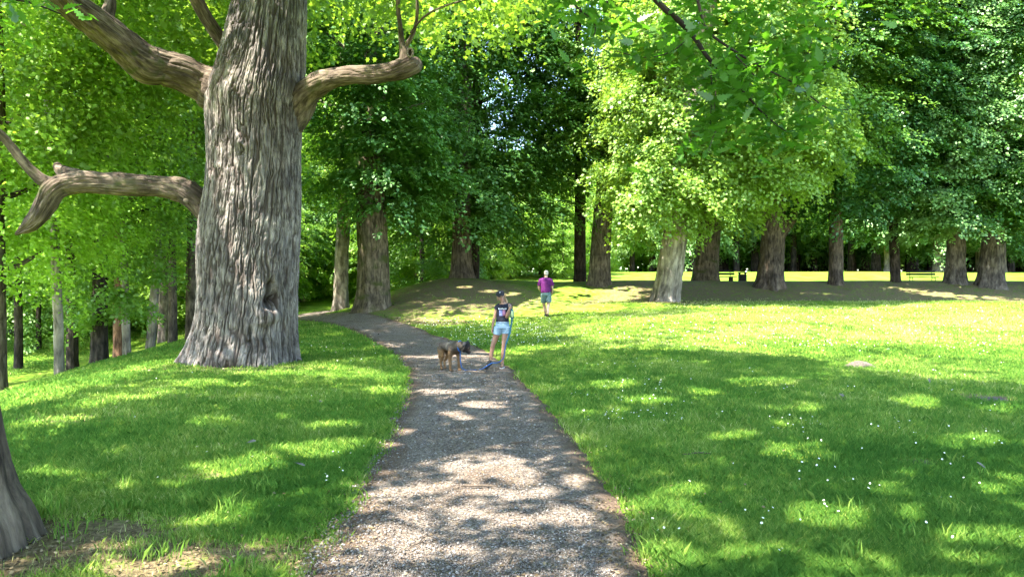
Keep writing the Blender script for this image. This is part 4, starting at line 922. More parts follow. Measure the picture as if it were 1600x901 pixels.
def pebbles():
    r = np.random.default_rng(31); X, Y, z = scatter(60000, 380, 1120, 530, 960, 31)
    ps = path_side(X, Y); k = (ps < 1.12) & (r.random(len(X)) < np.where(ps < .8, 1, .35)); X, Y, z = X[k], Y[k], z[k] + .024; m = len(X)
    z = z + .010 * n2(X, Y, 3.5, 31)
    sz = (.0035 + .0105 * r.random(m) ** 3.2) * np.clip(Y / 6, 1, 2.0)
    oc = np.array([(1, 0, 0), (0, 1, 0), (-1, 0, 0), (0, -1, 0), (0, 0, .6), (0, 0, -.5)])
    V = oc[None] * sz[:, None, None] * (1 + .5 * (r.random((m, 6, 1)) - .5))
    a = r.random(m) * 6.28; ca, sa = np.cos(a), np.sin(a); x = V[..., 0] * ca[:, None] - V[..., 1] * sa[:, None] * .7; y = V[..., 0] * sa[:, None] + V[..., 1] * ca[:, None] * .7
    V = np.stack([x + X[:, None], y + Y[:, None], V[..., 2] + z[:, None]], -1).reshape(-1, 3)
    T = np.array([(0, 1, 4), (1, 2, 4), (2, 3, 4), (3, 0, 4), (1, 0, 5), (2, 1, 5), (3, 2, 5), (0, 3, 5)])
    Fc = (np.arange(m)[:, None, None] * 6 + T[None]).reshape(-1, 3)
    mt, t = mat('pebble'); at = nd(t, 'ShaderNodeAttribute', attribute_name='tint'); c = ramp(t, at.outputs['Fac'], [(0, (.08, .064, .054)), (.5, (.15, .128, .11)), (.9, (.22, .195, .17)), (1, (.36, .33, .30))]); principled(t, c, .9, .2)
    o = new_obj('gravel', mesh_np('gravel', V, Fc, False, {'tint': ('FLOAT', np.repeat(r.random(m), 6))}), mt); tag(o, 'small grey stones strewn over the path', 'gravel', kind='stuff')
pebbles()
def litter():
    r = np.random.default_rng(32); Ps = []
    X, Y, z = scatter(26000, 300, 1250, 500, 960, 33); ps = path_side(X, Y)
    p = np.where(ps < .75, .05, np.where(ps < 1.3, .55, .015)); k = r.random(len(X)) < p
    A = [(X[k], Y[k], z[k] + .028)]
    X, Y, z = (np.concatenate(q) for q in zip(scatter(40000, -60, 1700, 455, 960, 34), scatter(60000, 540, 1700, 436, 530, 36))); so_ = soil_mask(X, Y); k = (r.random(len(X)) < np.clip(so_ * 1.3 - .25, 0, .8)) & (path_side(X, Y) > 1.1); A.append((X[k], Y[k], z[k] + .012))
    X = np.concatenate([a[0] for a in A]); Y = np.concatenate([a[1] for a in A]); z = np.concatenate([a[2] for a in A]); m = len(X)
    N = r.normal(size=(m, 3)) * .35; N[:, 2] += 1; N /= np.linalg.norm(N, axis=1)[:, None]
    mt, t = mat('dry_leaf'); at = nd(t, 'ShaderNodeAttribute', attribute_name='tint'); c = ramp(t, at.outputs['Fac'], [(0, (.04, .028, .016)), (.6, (.12, .085, .045)), (.9, (.24, .18, .10)), (1, (.36, .29, .18))]); principled(t, c, .9, .15)
    o = leaf_obj('leaf_litter', np.stack([X, Y, z], 1), rdir(m, r), N, (.012 + .022 * r.random(m)) * np.clip(Y / 8, 1, 3), r.random(m), mt); tag(o, 'dry brown leaf litter along the path margins and on the bank', 'leaf litter', kind='stuff')
litter()
def daisies():
    r = np.random.default_rng(35); P = []
    for (n, x0, x1, y0, y1) in [(330, 640, 860, 500, 541), (420, 860, 1640, 476, 548), (60, 900, 1060, 560, 660), (50, 1060, 1640, 545, 700), (30, 940, 1640, 690, 900), (12, 200, 600, 560, 760), (20, 480, 620, 535, 570)]:
        X, Y, z = scatter(n, x0, x1, y0, y1, 100 + n); k = path_side(X, Y) > 1.1
        for a, b, c in zip(X[k], Y[k], z[k]):
            for _ in range(1 + r.poisson(.9)): P.append((a + r.normal() * .06 * b / 6, b + r.normal() * .12 * b / 6, c))
    P = np.array(P); m = len(P); P[:, 2] = ground_z(P[:, 0], P[:, 1]) + .055 + .03 * r.random(m)
    s_ = (.006 + .005 * r.random(m)) * np.clip(P[:, 1] / 14, 1, 1.5); a = np.linspace(0, 2 * math.pi, 13)[:-1]; rad = np.where(np.arange(12) % 2, .72, 1.0)
    N = r.normal(size=(m, 3)) * .35 + np.array([0, -.35, 1]); N /= np.linalg.norm(N, axis=1)[:, None]; U = np.cross(N, rdir(m, r)); U /= np.linalg.norm(U, axis=1)[:, None]; W = np.cross(N, U)
    V = P[:, None] + s_[:, None, None] * rad[None, :, None] * (np.cos(a)[None, :, None] * U[:, None] + np.sin(a)[None, :, None] * W[:, None])
    b = a[::3]; V2 = P[:, None] + N[:, None] * .0015 + .3 * s_[:, None, None] * (np.cos(b)[None, :, None] * U[:, None] + np.sin(b)[None, :, None] * W[:, None])
    VV = np.concatenate([V.reshape(-1, 3), V2.reshape(-1, 3)]); me = mesh_np('daisies', VV, [np.arange(m * 12).reshape(-1, 12), m * 12 + np.arange(m * 4).reshape(-1, 4)])
    o = new_obj('daisies', me, simple('petal', (.80, .80, .78), .7, .2, .03)); me.materials.append(simple('daisy_eye', (.7, .5, .05), .7, .2))
    mi = np.zeros(m * 2, np.int32); mi[m:] = 1; me.polygons.foreach_set('material_index', mi); tag(o, 'white daisies and clover heads dotted through the lawn', 'wild flowers', kind='stuff')
daisies()

# ================================================================== SMALL THINGS ON THE GROUND
def gp(px, py):
    Y = F * EYE / (py - CY)
    for _ in range(20): Y = .5 * Y + .5 * F * (EYE - gz(wx(px, Y), Y)) / (py - CY)
    return np.array([wx(px, Y), Y, gz(wx(px, Y), Y)])
M['soil'] = simple('crumbly_soil', (.095, .078, .062), .95, .1, .35, 30, .9, dist=.02)
def mound(px, py, a, b, h, label):
    p = gp(px, py); nr, na = 14, 40; V = []; 
    for i_ in range(nr):
        q = i_ / (nr - 1)
        for j in range(na):
            t = 2 * math.pi * j / na; rr = q * (1 + .16 * math.sin(3 * t + px) + .08 * math.sin(7 * t))
            x, y = a * rr * math.cos(t), b * rr * math.sin(t); V.append((x, y, gz(p[0] + x, p[1] + y) - p[2] + h * (1 - q ** 2) ** 1.2 - .01))
    V = np.array(V); V[:, 2] += .10 * h * vnoise(V * 22, 3) + .05 * h * vnoise(V * 60, 4)
    o = new_obj('molehill', mesh_np('molehill', V, quads_grid(nr, na), True), M['soil']); o.location = p; tag(o, label, 'molehill'); return o
mound(1342, 573, .32, .25, .13, 'grey-brown dome of crumbly earth standing proud at the edge of the sunlit lawn')
mound(1437, 722, .13, .10, .035, 'small flattened patch of raised dark soil in the shaded lawn, with white flowers beside it')
mound(1548, 623, .26, .22, .035, 'low worn hump of pale bare earth near the lawn shadow edge')
M['twig'] = simple('dead_twig', (.10, .075, .055), .9, .1, .3, 60, .5)
def stick(px, py, L_, ang, r_, label, m_='twig'):
    p = gp(px, py); r = np.random.default_rng(px); pts_ = []
    for q in np.linspace(-.5, .5, 7):
        x = q * L_ * math.cos(ang) + r.normal() * .012; y = q * L_ * math.sin(ang) + r.normal() * .012
        pts_.append((x, y, gz(p[0] + x, p[1] + y) - p[2] + .03 + r_ + .004 * r.random()))
    b = MB(); b.tube(resample(pts_, [r_ * .6, r_, r_, r_, r_ * .9, r_ * .7, r_ * .3], 24)[0], resample(pts_, [r_ * .6, r_, r_, r_, r_ * .9, r_ * .7, r_ * .3], 24)[1], 7)
    q = np.array(pts_[4]); b.tube([q, q + [.05 * math.cos(ang + .9), .05 * math.sin(ang + .9), .004]], [r_ * .6, r_ * .25], 6)
    o = b.build('fallen_twig', M[m_], loc=p); tag(o, label, 'twig')
stick(748, 766, .30, -.05, .010, 'dark curved twig lying across the middle of the path below the largest sun patch')
stick(888, 789, .26, -.15, .006, 'thin forked twig on the gravel near the right path margin')
stick(660, 853, .30, 1.2, .005, 'fine twig pointing along the path among the nearest gravel')
stick(798, 880, .22, 1.3, .005, 'short fine twig lying lengthwise at the very bottom of the path')
stick(812, 697, .16, .3, .010, 'short dark stick beside the centre of the path')
stick(1090, 714, .30, .1, .007, 'grey twig half hidden in the shaded lawn right of the path')
def leafclump(px, py, label, n=7, seed=0, col='dry'):
    p = gp(px, py); r = np.random.default_rng(seed); P = r.normal(size=(n, 3)) * [.05, .04, 0]; P[:, 2] = .05 + .03 * r.random(n)
    N = r.normal(size=(n, 3)) * .25; N[:, 2] += 1; N[:, 1] -= .5; N /= np.linalg.norm(N, axis=1)[:, None]
    o = leaf_obj('curled_leaf', P, rdir(n, r), N, .075 + .02 * r.random(n), r.random(n), M['curl'], None, 'oakleaf'); o.location = p; tag(o, label, 'dead leaf')
M['curl'] = simple('curled_leaf', (.15, .135, .11), .8, .2, .25, 20, .3)
for k, (px, py, lb) in enumerate([(500, 632, 'greyish curled dead leaf lying in the grass left of the path bend'), (388, 703, 'pale curled leaf in the grass in front of the old oak'), (468, 733, 'small pale leaf in the grass nearest the left path edge'),
                                  (1437, 600, 'grey curled leaf on the lawn just inside the shadow edge, right of the earth dome'), (1318, 622, 'flat greyish dead leaf on the shaded lawn below the earth dome'), (1535, 735, 'pale dead leaf on the lawn near the right edge of the picture')]):
    leafclump(px, py, lb, 1, k)

# ================================================================== BENCHES AND BIN
M['bench_wood'] = simple('bench_wood', (.014, .012, .011), .7, .3, .3, 30, .4)
M['iron'] = simple('bench_iron', (.01, .01, .01), .6, .4, .1, 40, .2, metal=.3)
M['conc'] = simple('concrete_leg', (.05, .047, .042), .9, .2, .2, 30, .4)
def bench(px, Y, w_, label, heavy=False, rz=0.0):
    X = wx(px, Y); t = thing('park_bench', (X, Y, gz(X, Y)), label, 'bench', rz=rz)
    b = MB()
    for y in (-.19, -.06, .07): b.box((0, y, .46), (w_, .11, .04), bev=.008)
    b.build('seat', M['bench_wood'], t, False)
    b = MB()
    for k in (0, 1): b.box((0, .19 + .03 * k, .64 + .16 * k), (w_, .035, .12), bev=.008)
    b.build('backrest', M['bench_wood'], t, False)
    for s_ in (-1, 1):
        for y in (-.20, .16):
            b = MB()
            if heavy: b.box((s_ * w_ * .36, y, .215), (.12, .10, .45), bev=.012)
            else: b.tube([(s_ * w_ * .38, y * 1.15, -.05), (s_ * w_ * .38, y, .44)], [.022, .022], 8)
            b.build('leg', M['conc' if heavy else 'iron'], t)
        b = MB(); b.tube([(s_ * w_ * .38, -.22, .43), (s_ * w_ * .38, .17, .43), (s_ * w_ * .38, .235, .86)], [.02, .02, .018], 8); b.build('frame', M['iron'], t)
    return t
bench(1122, 43.0, 2.1, 'dark slatted bench on heavy block legs, beside the mossy trunk in the shade', True, .05)
bench(1441, 43.5, 1.7, 'black slatted bench on thin metal legs, silhouetted against the bright far lawn', False, -.05)
X_, Y_ = wx(1160, 43.2), 43.2
t = thing('litter_bin', (X_, Y_, gz(X_, Y_)), 'dark square litter bin standing at the end of the bench near the mossy trunk', 'bin')
b = MB(); b.box((0, 0, .32), (.40, .40, .60), bev=.03); b.build('body', M['bench_wood'], t, False)
b = MB(); b.box((0, 0, .72), (.46, .46, .06), bev=.02); b.build('lid', M['iron'], t, False)
for s_ in (-1, 1):
    b = MB(); b.box((s_ * .17, 0, .65), (.03, .3, .10)); b.build('lid_post', M['iron'], t, False)
b = MB(); b.box((0, 0, .0), (.3, .3, .08)); b.build('base', M['conc'], t, False)

# ================================================================== PEOPLE AND THE DOG
def vcol_mat(name, rough=.75, sss=0.0):
    m, t = mat(name); at = nd(t, 'ShaderNodeAttribute', attribute_name='fur')
    tc = nd(t, 'ShaderNodeTexCoord'); mp = nd(t, 'ShaderNodeMapping'); mp.inputs['Scale'].default_value = (40, 110, 110); t.links.new(tc.outputs['Object'], mp.inputs[0])
    no = nd(t, 'ShaderNodeTexNoise', i_Scale=1.0, i_Detail=4.0); t.links.new(mp.outputs[0], no.inputs['Vector'])
    v = ramp(t, no.outputs[0], [(.3, (.6, .6, .6)), (.7, (1.3, 1.3, 1.3))]); mu = nd(t, 'ShaderNodeMix', data_type='RGBA', blend_type='MULTIPLY'); mu.inputs[0].default_value = 1
    t.links.new(at.outputs['Color'], mu.inputs[6]); t.links.new(v, mu.inputs[7])
    bp = nd(t, 'ShaderNodeBump', i_Strength=.5, i_Distance=.006); t.links.new(no.outputs[0], bp.inputs['Height'])
    principled(t, mu.outputs[2], rough, .2, bp.outputs[0], sss=sss); return m
M['skin_tan'] = simple('skin_tan', (.30, .165, .11), .55, .35, .06, 40, .05, sss=.15)
M['skin_pale'] = simple('skin_pale', (.36, .22, .16), .55, .35, .08, 40, .05, sss=.15)
M['navy'] = simple('navy_shirt', (.016, .017, .026), .85, .15, .25, 20, .4, dist=.01)
M['black_cloth'] = simple('black_cap', (.018, .018, .022), .8, .2, .2, 40, .2)
M['denim'] = simple('pale_denim', (.20, .29, .38), .85, .15, .16, 60, .4, dist=.004)
M['purple'] = simple('purple_shirt', (.075, .010, .075), .85, .15, .22, 16, .5, dist=.012)
M['teal_shorts'] = simple('grey_teal_shorts', (.09, .14, .145), .85, .15, .18, 22, .4, dist=.008)
M['white_rubber'] = simple('white_sole', (.62, .60, .56), .6, .3, .05)
M['shoe'] = simple('black_shoe', (.02, .02, .022), .65, .3, .2, 50, .3)
M['hair_blond'] = simple('blond_hair', (.34, .22, .12), .6, .35, .3, 120, .6)
M['hair_white'] = simple('white_hair', (.34, .31, .27), .7, .3, .15, 120, .6)
M['eye'] = simple('eye_dark', (.03, .02, .015), .3, .5, .0)
M['lip'] = simple('lip', (.42, .13, .12), .5, .4, .05)
M['print_white'] = simple('print_white', (.62, .64, .68), .8, .1, .05)
M['print_blue'] = simple('print_blue', (.18, .20, .42), .8, .1, .5, 26, .1)
M['print_pink'] = simple('print_pink', (.34, .16, .26), .8, .1, .4, 26, .1)
M['leash'] = simple('blue_webbing', (.02, .10, .30), .7, .25, .15, 60, .2)
M['leash_teal'] = simple('teal_webbing', (.015, .10, .15), .6, .3, .15, 60, .2)
M['chartreuse'] = simple('pale_green_plastic', (.48, .58, .30), .4, .5, .1)

def hand(b, w_, d, palmn, thumb_side, s=1.0, curl=.5):
    """palm and five fingers as tapered tubes, from wrist w_ along direction d"""
    w_ = np.array(w_, float); d = np.array(d, float); d /= np.linalg.norm(d); n = np.array(palmn, float); n -= d * n.dot(d); n /= np.linalg.norm(n); sd = np.cross(d, n)
    for q in (-1, 0, 1): b.tube([w_ - d * .01, w_ + d * .04 * s + sd * .014 * q * s, w_ + d * .085 * s + sd * .024 * q * s], [.018 * s, .015 * s, .013 * s], 8)
    for k, ln in enumerate((.052, .074, .080, .072)):
        o = w_ + d * .085 * s + sd * (-.033 + .022 * k) * s; a = curl
        p1 = o + (d * math.cos(a * .6) + n * math.sin(a * .6)) * ln * .45 * s; p2 = p1 + (d * math.cos(a * 1.5) + n * math.sin(a * 1.5)) * ln * .35 * s; p3 = p2 + (d * math.cos(a * 2.3) + n * math.sin(a * 2.3)) * ln * .28 * s
        b.tube([o - d * .015, o, p1, p2, p3], [.0085 * s, .0088 * s, .0082 * s, .0075 * s, .006 * s], 8)
    ts = sd * thumb_side; o = w_ + d * .025 * s + ts * .018 * s
    b.tube([o, o + (d * .5 + ts * .75 + n * .3) * .04 * s, o + (d * .8 + ts * .8 + n * .6) * .062 * s], [.013 * s, .011 * s, .0075 * s], 8)
def head(b, c, s, face, up):
    """skull, jaw, nose, ears and neck stub; face = forward direction"""
    f = np.array(face, float); f /= np.linalg.norm(f); u = np.array(up, float); u -= f * u.dot(f); u /= np.linalg.norm(u); sd = np.cross(f, u)
    Mx = Matrix(np.stack([sd, f, u], 1).tolist()); c = np.array(c, float)
    b.ell(c + u * .022 * s - f * .012 * s, (.073 * s, .092 * s, .088 * s), Mx); b.ell(c - u * .035 * s + f * .022 * s, (.055 * s, .062 * s, .070 * s), Mx)
    b.ell(c - u * .088 * s + f * .058 * s, (.022 * s, .02 * s, .018 * s), Mx)
    b.tube([c + u * .012 * s + f * .078 * s, c - u * .022 * s + f * .098 * s, c - u * .032 * s + f * .082 * s], [.008 * s, .013 * s, .008 * s], 8)
    for q in (-1, 1): b.ell(c + sd * .074 * s * q - u * .008 * s - f * .004, (.010 * s, .020 * s, .030 * s), Mx); b.ell(c + sd * .034 * s * q - u * .03 * s + f * .055 * s, (.022 * s, .018 * s, .02 * s), Mx)
    return f, u, sd, Mx

# ---- girl
gY = 14.45; gX = wx(785, gY); g0 = gz(gX, gY) + .02
girl = thing('person', (gX, gY, g0), 'girl in dark cap, dark t-shirt and pale denim shorts standing on the path', 'person')
b = MB()
b.tube([(0.0, 0, .80), (.0, .0, .90), (.008, 0, 1.0), (.018, .0, 1.12), (.022, 0, 1.20), (.025, .005, 1.25), (.022, .0, 1.29)], [.135, .115, .108, .125, .125, .09, .045], 20, flat=.72)
b.tube([(.10, 0, 1.225), (.14, 0, 1.215)], [.05, .045], 10); b.tube([(-.06, 0, 1.215), (-.095, 0, 1.20)], [.05, .045], 10)
b.tube([(.018, .0, 1.22), (.010, -.008, 1.30), (-.010, -.015, 1.36)], [.05, .042, .042], 12)
HC = (-.03, -.03, 1.41); gf, gu, gs, gM = head(b, HC, .98, (.10, -1, -.08), (-.30, 0, 1))
b.tube([(-.055, 0, .80), (-.085, .0, .74), (-.135, .03, .60), (-.185, .04, .455), (-.20, .055, .39), (-.222, .06, .27), (-.235, .05, .15), (-.24, .03, .09)], [.082, .076, .061, .046, .044, .043, .030, .030], 16)
b.tube([(-.24, .05, .10), (-.27, -.01, .07), (-.315, -.10, .03)], [.034, .032, .026], 10)
b.tube([(.06, 0, .80), (.065, -.005, .74), (.05, -.02, .60), (.032, -.03, .455), (.028, -.02, .39), (.014, -.01, .27), (.0, .01, .13), (.0, .01, .06)], [.082, .076, .061, .046, .044, .043, .030, .031], 16)
b.tube([(.0, .03, .045), (-.005, -.06, .04), (-.012, -.13, .032)], [.034, .032, .026], 10)
b.tube([(-.095, 0, 1.205), (-.125, .0, 1.13), (-.15, .01, 1.0), (-.165, .0, .965), (-.18, -.01, .90), (-.195, -.02, .81)], [.043, .040, .033, .032, .030, .022], 12); hand(b, (-.195, -.02, .81), (-.10, -.1, -1), (.9, -.3, 0), 1, .85, .35)
b.tube([(.145, 0, 1.215), (.150, -.02, 1.16), (.115, -.07, 1.05), (.085, -.10, 1.005), (.095, -.15, 1.05), (.125, -.20, 1.12), (.140, -.215, 1.155)], [.043, .041, .034, .034, .034, .027, .023], 12); hand(b, (.14, -.215, 1.155), (.12, -.05, 1), (-.25, 1, .0), -1, .85, .75)
gb = b.build('body', M['skin_tan'], girl, remesh=.0065, sm=3)
for q in (-1, 1):
    e = MB(); p = np.array(HC) + gs * .030 * q + gu * .004 + gf * .079; e.ell(p, (.011, .006, .0065), gM); e.build('eye', M['eye'], girl)
    e = MB(); p = np.array(HC) + gs * .031 * q + gu * .020 + gf * .083; e.ell(p, (.016, .004, .0035), gM); e.build('eyebrow', M['hair_blond'], girl)
e = MB(); e.ell(np.array(HC) - gu * .053 + gf * .082, (.022, .006, .006), gM); e.build('mouth', M['lip'], girl)
b = MB(); b.tube([(.0, 0, .88), (.0, .0, .93), (.006, 0, 1.0), (.018, .0, 1.12), (.024, 0, 1.20), (.027, .005, 1.245), (.024, 0, 1.268)], [.136, .130, .122, .134, .138, .110, .060], 24, flat=.76)
b.tube([(.09, 0, 1.232), (.145, 0, 1.215), (.155, -.018, 1.165)], [.058, .060, .060], 12); b.tube([(-.05, 0, 1.222), (-.10, 0, 1.20), (-.125, 0, 1.15)], [.058, .058, .058], 12)
shirt = b.build('t_shirt', M['navy'], girl, remesh=.007, sm=2)
b = MB(); b.tube([(0, 0, .915), (0, 0, .85), (0, 0, .78)], [.122, .138, .146], 22, flat=.78)
b.tube([(-.075, 0, .80), (-.10, .01, .72), (-.115, .018, .665)], [.094, .092, .092], 16); b.tube([(.075, 0, .80), (.078, -.003, .72), (.075, -.01, .665)], [.094, .092, .092], 16)
sh = b.build('shorts', M['denim'], girl, remesh=.007, sm=2)
b = MB(); b.tube([(0, -.001, .885), (0, -.001, .905)], [.138, .132], 24, flat=.79); b.build('waistband', M['denim'], sh)
from mathutils.bvhtree import BVHTree
def decal(host, x0, x1, z0, z1, nx_, nz_, off, name, mt, parent, sheara=0.0, cells=None):
    me = host.data; bv = BVHTree.FromPolygons([v.co for v in me.vertices], [p.vertices for p in me.polygons])
    V = []; Fq = []
    for (a, b_, c, d) in (cells or [(x0, x1, z0, z1)]):
        o_ = len(V)
        for j in range(nz_ + 1):
            for i_ in range(nx_ + 1):
                x = a + (b_ - a) * i_ / nx_ + sheara * (c + (d - c) * j / nz_ - z0); z = c + (d - c) * j / nz_
                h = bv.ray_cast(Vector((x, -1, z)), Vector((0, 1, 0)))[0]; V.append((x, (h.y if h else -.1) - off, z))
        for j in range(nz_):
            for i_ in range(nx_): k = o_ + j * (nx_ + 1) + i_; Fq.append((k, k + 1, k + nx_ + 2, k + nx_ + 1))
    return new_obj(name, mesh_np(name, np.array(V), np.array(Fq), True), mt, parent)
decal(shirt, -.075, .085, 1.155, 1.178, 2, 2, .003, 'printed_lettering', M['print_white'], shirt, cells=[(-.078 + .0235 * k, -.078 + .0235 * k + .017, 1.155 + .004 * (k % 2), 1.182 - .003 * ((k * 2) % 3)) for k in range(7)])
decal(shirt, -.062, .0, 1.03, 1.145, 4, 5, .003, 'printed_picture', M['print_blue'], shirt)
decal(shirt, .003, .060, 1.03, 1.145, 4, 5, .003, 'printed_picture', M['print_pink'], shirt)
# cap: dome and visor
b = MB(); hc = np.array(HC); b.ell(hc + gu * .050 - gf * .014, (.088, .105, .070), gM); cap = b.build('cap', M['black_cloth'], girl)
b = MB(); vf = gf * .75 - gs * -.0 ; 
for (k, wv) in ((0, .07), (1, .068), (2, .045)): pass
vis = [hc + gu * (.052 - .012 * k) + gf * (.075 + .035 * k) for k in range(3)]
V = []; 
for k, p in enumerate(vis):
    for j in range(9):
        q = (j - 4) / 4; V.append(p + gs * q * (.078, .072, .05)[k] - gf * abs(q) ** 2 * (.05, .035, .03)[k] - gu * .014 * q * q + gu * .004)
V = np.array(V); V = np.concatenate([V, V - gu * .006]); Fq = []
for k in range(2):
    for j in range(8): a = k * 9 + j; Fq += [(a, a + 1, a + 10, a + 9), (a + 27, a + 36, a + 37, a + 28)]
for j in range(8): Fq += [(18 + j, 19 + j, 46 + j, 45 + j), (j, 27 + j, 28 + j, j + 1)]
for k in range(2): Fq += [(k * 9, k * 9 + 9, k * 9 + 36, k * 9 + 27), (k * 9 + 8, k * 9 + 35, k * 9 + 44, k * 9 + 17)]
new_obj('visor', mesh_np('visor', V, np.array(Fq), True), M['black_cloth'], cap)
e = MB(); e.ell(hc + gu * .085 + gf * .073, (.012, .005, .010), gM); e.build('cap_emblem', M['print_white'], cap)
b = MB(); b.ell(hc + gu * .0 - gf * .035, (.080, .075, .085), gM); b.tube([hc - gf * .09 + gu * .02, hc - gf * .13 + gs * -.03, hc + np.array([.085, .10, -.05]), hc + np.array([.125, .08, -.14]), hc + np.array([.135, .07, -.22])], [.022, .030, .030, .024, .008], 12)
for q in (-1, 1): b.tube([hc + gs * .068 * q + gu * .03 + gf * .03, hc + gs * .076 * q - gu * .02 + gf * .012, hc + gs * .075 * q - gu * .07], [.014, .014, .008], 8)
b.build('hair', M['hair_blond'], girl, remesh=.006, sm=1)
def shoe(parent, heel, toe, s=1.0, mt='shoe', sole='white_rubber', up=(0, 0, 1)):
    heel = np.array(heel, float); toe = np.array(toe, float); d = toe - heel; L_ = np.linalg.norm(d); d /= L_; u = np.array(up, float); u -= d * u.dot(d); u /= np.linalg.norm(u); sd = np.cross(d, u)
    def prof(t): return (.032 + .013 * math.sin(math.pi * min(1, t * 1.15)) ** 1) * s * (1 if t < .85 else max(.45, 1 - (t - .85) * 3.2))
    V = []; hs = []
    n = 12; m_ = 12
    for i_ in range(n + 1):
        t = i_ / n; w2 = prof(t) * (.55 if i_ == 0 else 1); h = (.078 - .052 * min(1, max(0, t - .22) / .5)) * s * (1 if t < .93 else .7)
        for j in range(m_):
            a = 2 * math.pi * j / m_; V.append(heel + d * L_ * t + sd * math.cos(a) * w2 + u * (.022 * s + max(0, (math.sin(a) * .5 + .5)) * h))
    b = MB(); F_ = [tuple(f) for f in quads_grid(n + 1, m_)] + [tuple(range(m_ - 1, -1, -1)), tuple(n * m_ + k for k in range(m_))]; b.add(np.array(V), F_)
    sh_ = b.build('shoe', M[mt], parent)
    V = []
    for i_ in range(n + 1):
        t = i_ / n; w2 = prof(t) * (.7 if i_ == 0 else 1) + .004 * s; e_ = -.006 + 0 * t
        p = heel + d * (L_ * (t * 1.03 - .015)); V += [p - sd * w2, p + sd * w2, p + sd * w2 + u * .024 * s, p - sd * w2 + u * .024 * s]
    b = MB(); b.add(np.array(V), [tuple(f) for f in quads_grid(n + 1, 4)] + [(3, 2, 1, 0), (n * 4, n * 4 + 1, n * 4 + 2, n * 4 + 3)]); b.build('sole', M[sole], sh_, False)
shoe(girl, (-.222, .085, .075), (-.335, -.15, -.012), .95, sole='shoe'); shoe(girl, (.003, .055, -.012), (-.02, -.165, -.014), .95)
def strap(pts_, w_, th_, name, mt, parent=None, loc=None, normal=(0, -1, .3), m_=60):
    P, _ = resample(pts_, [1] * len(pts_), m_); T_ = np.gradient(P, axis=0); T_ /= np.linalg.norm(T_, axis=1)[:, None]; n = np.array(normal, float)
    S_ = np.cross(T_, n); S_ /= np.linalg.norm(S_, axis=1)[:, None] + 1e-9; Nn = np.cross(S_, T_)
    V = np.stack([P - S_ * w_ / 2, P + S_ * w_ / 2, P + S_ * w_ / 2 + Nn * th_, P - S_ * w_ / 2 + Nn * th_], 1).reshape(-1, 3)
    b = MB(); b.add(V, [tuple(f) for f in quads_grid(m_, 4)] + [(3, 2, 1, 0), tuple((m_ - 1) * 4 + k for k in range(4))])
    return b.build(name, mt, parent, False, loc)
lead = thing('dog_leash', (gX + .15, gY - .2, g0), 'blue webbing leash looping from the girl hand down over her shoe to the dog collar', 'leash')
LO = np.array(lead.location); A_ = lambda x, y, z: np.array([gX + x, gY + y, g0 + z]) - LO
strap([A_(.145, -.235, 1.24), A_(.155, -.20, 1.20), A_(.185, -.14, 1.10), A_(.19, -.12, .98), A_(.165, -.12, .80), A_(.12, -.14, .62), A_(.07, -.15, .47)], .035, .004, 'webbing', M['leash_teal'], lead, normal=(.2, -1, 0))
strap([A_(.07, -.15, .47), A_(.045, -.13, .33), A_(.02, -.12, .20), A_(-.08, -.13, .115), A_(-.20, -.13, .105), A_(-.30, -.19, .055), A_(-.38, -.26, .01), A_(-.50, -.32, -.008), A_(-.62, -.33, -.008), A_(-.70, -.38, -.006), A_(-.77, -.46, .05), A_(-.795, -.50, .18), A_(-.80, -.505, .345)], .017, .004, 'webbing', M['leash'], lead, normal=(.1, -.7, .7), m_=120)
b = MB(); b.tube([A_(.185, -.17, 1.16), A_(.19, -.16, 1.08), A_(.195, -.155, .98)], [.028, .036, .030], 14, flat=.6); hb_ = b.build('handle', M['leash_teal'], lead)
b = MB(); b.tube([A_(.187, -.192, 1.13), A_(.192, -.188, 1.06), A_(.196, -.182, 1.0)], [.014, .020, .014], 10, flat=.4); b.build('handle_grip', M['chartreuse'], hb_)
b = MB(); b.tube([A_(-.80, -.505, .34), A_(-.80, -.50, .375)], [.007, .006], 8); b.build('snap_hook', M['iron'], lead)

# ---- man, seen from behind
mY = 28.3; mX = wx(853, mY); m0 = gz(mX, mY)
man = thing('person', (mX, mY, m0), 'white-haired man in purple t-shirt and grey-green shorts walking away over the lawn', 'person')
b = MB()
b.tube([(0, 0, .90), (.0, 0, 1.0), (-.005, 0, 1.15), (-.01, 0, 1.32), (-.01, .0, 1.42), (-.005, .0, 1.49), (0, .01, 1.53)], [.17, .165, .165, .18, .165, .10, .055], 20, flat=.72)
b.tube([(.10, 0, 1.43), (.18, 0, 1.40)], [.07, .06], 10); b.tube([(-.12, 0, 1.43), (-.20, 0, 1.40)], [.07, .06], 10)
b.tube([(0, .0, 1.48), (.01, .02, 1.60)], [.062, .058], 12); mc = (.015, .035, 1.67); mf, mu_, ms, mM = head(b, mc, 1.08, (.15, 1, -.12), (0, .05, 1))
b.tube([(.08, 0, .90), (.095, .0, .80), (.10, -.02, .65), (.095, -.02, .50), (.085, -.06, .40), (.07, -.13, .25), (.06, -.19, .14), (.06, -.20, .10)], [.11, .105, .085, .065, .060, .062, .042, .042], 16)
b.tube([(.06, -.20, .09), (.055, -.14, .05), (.05, -.05, .035)], [.042, .04, .03], 10)
b.tube([(-.08, 0, .90), (-.09, .02, .80), (-.085, .09, .65), (-.07, .14, .50), (-.055, .15, .40), (-.03, .17, .25), (-.01, .19, .12), (-.01, .20, .08)], [.11, .105, .085, .065, .060, .062, .042, .042], 16)
b.tube([(-.01, .18, .06), (-.01, .26, .045), (-.01, .33, .035)], [.042, .04, .03], 10)
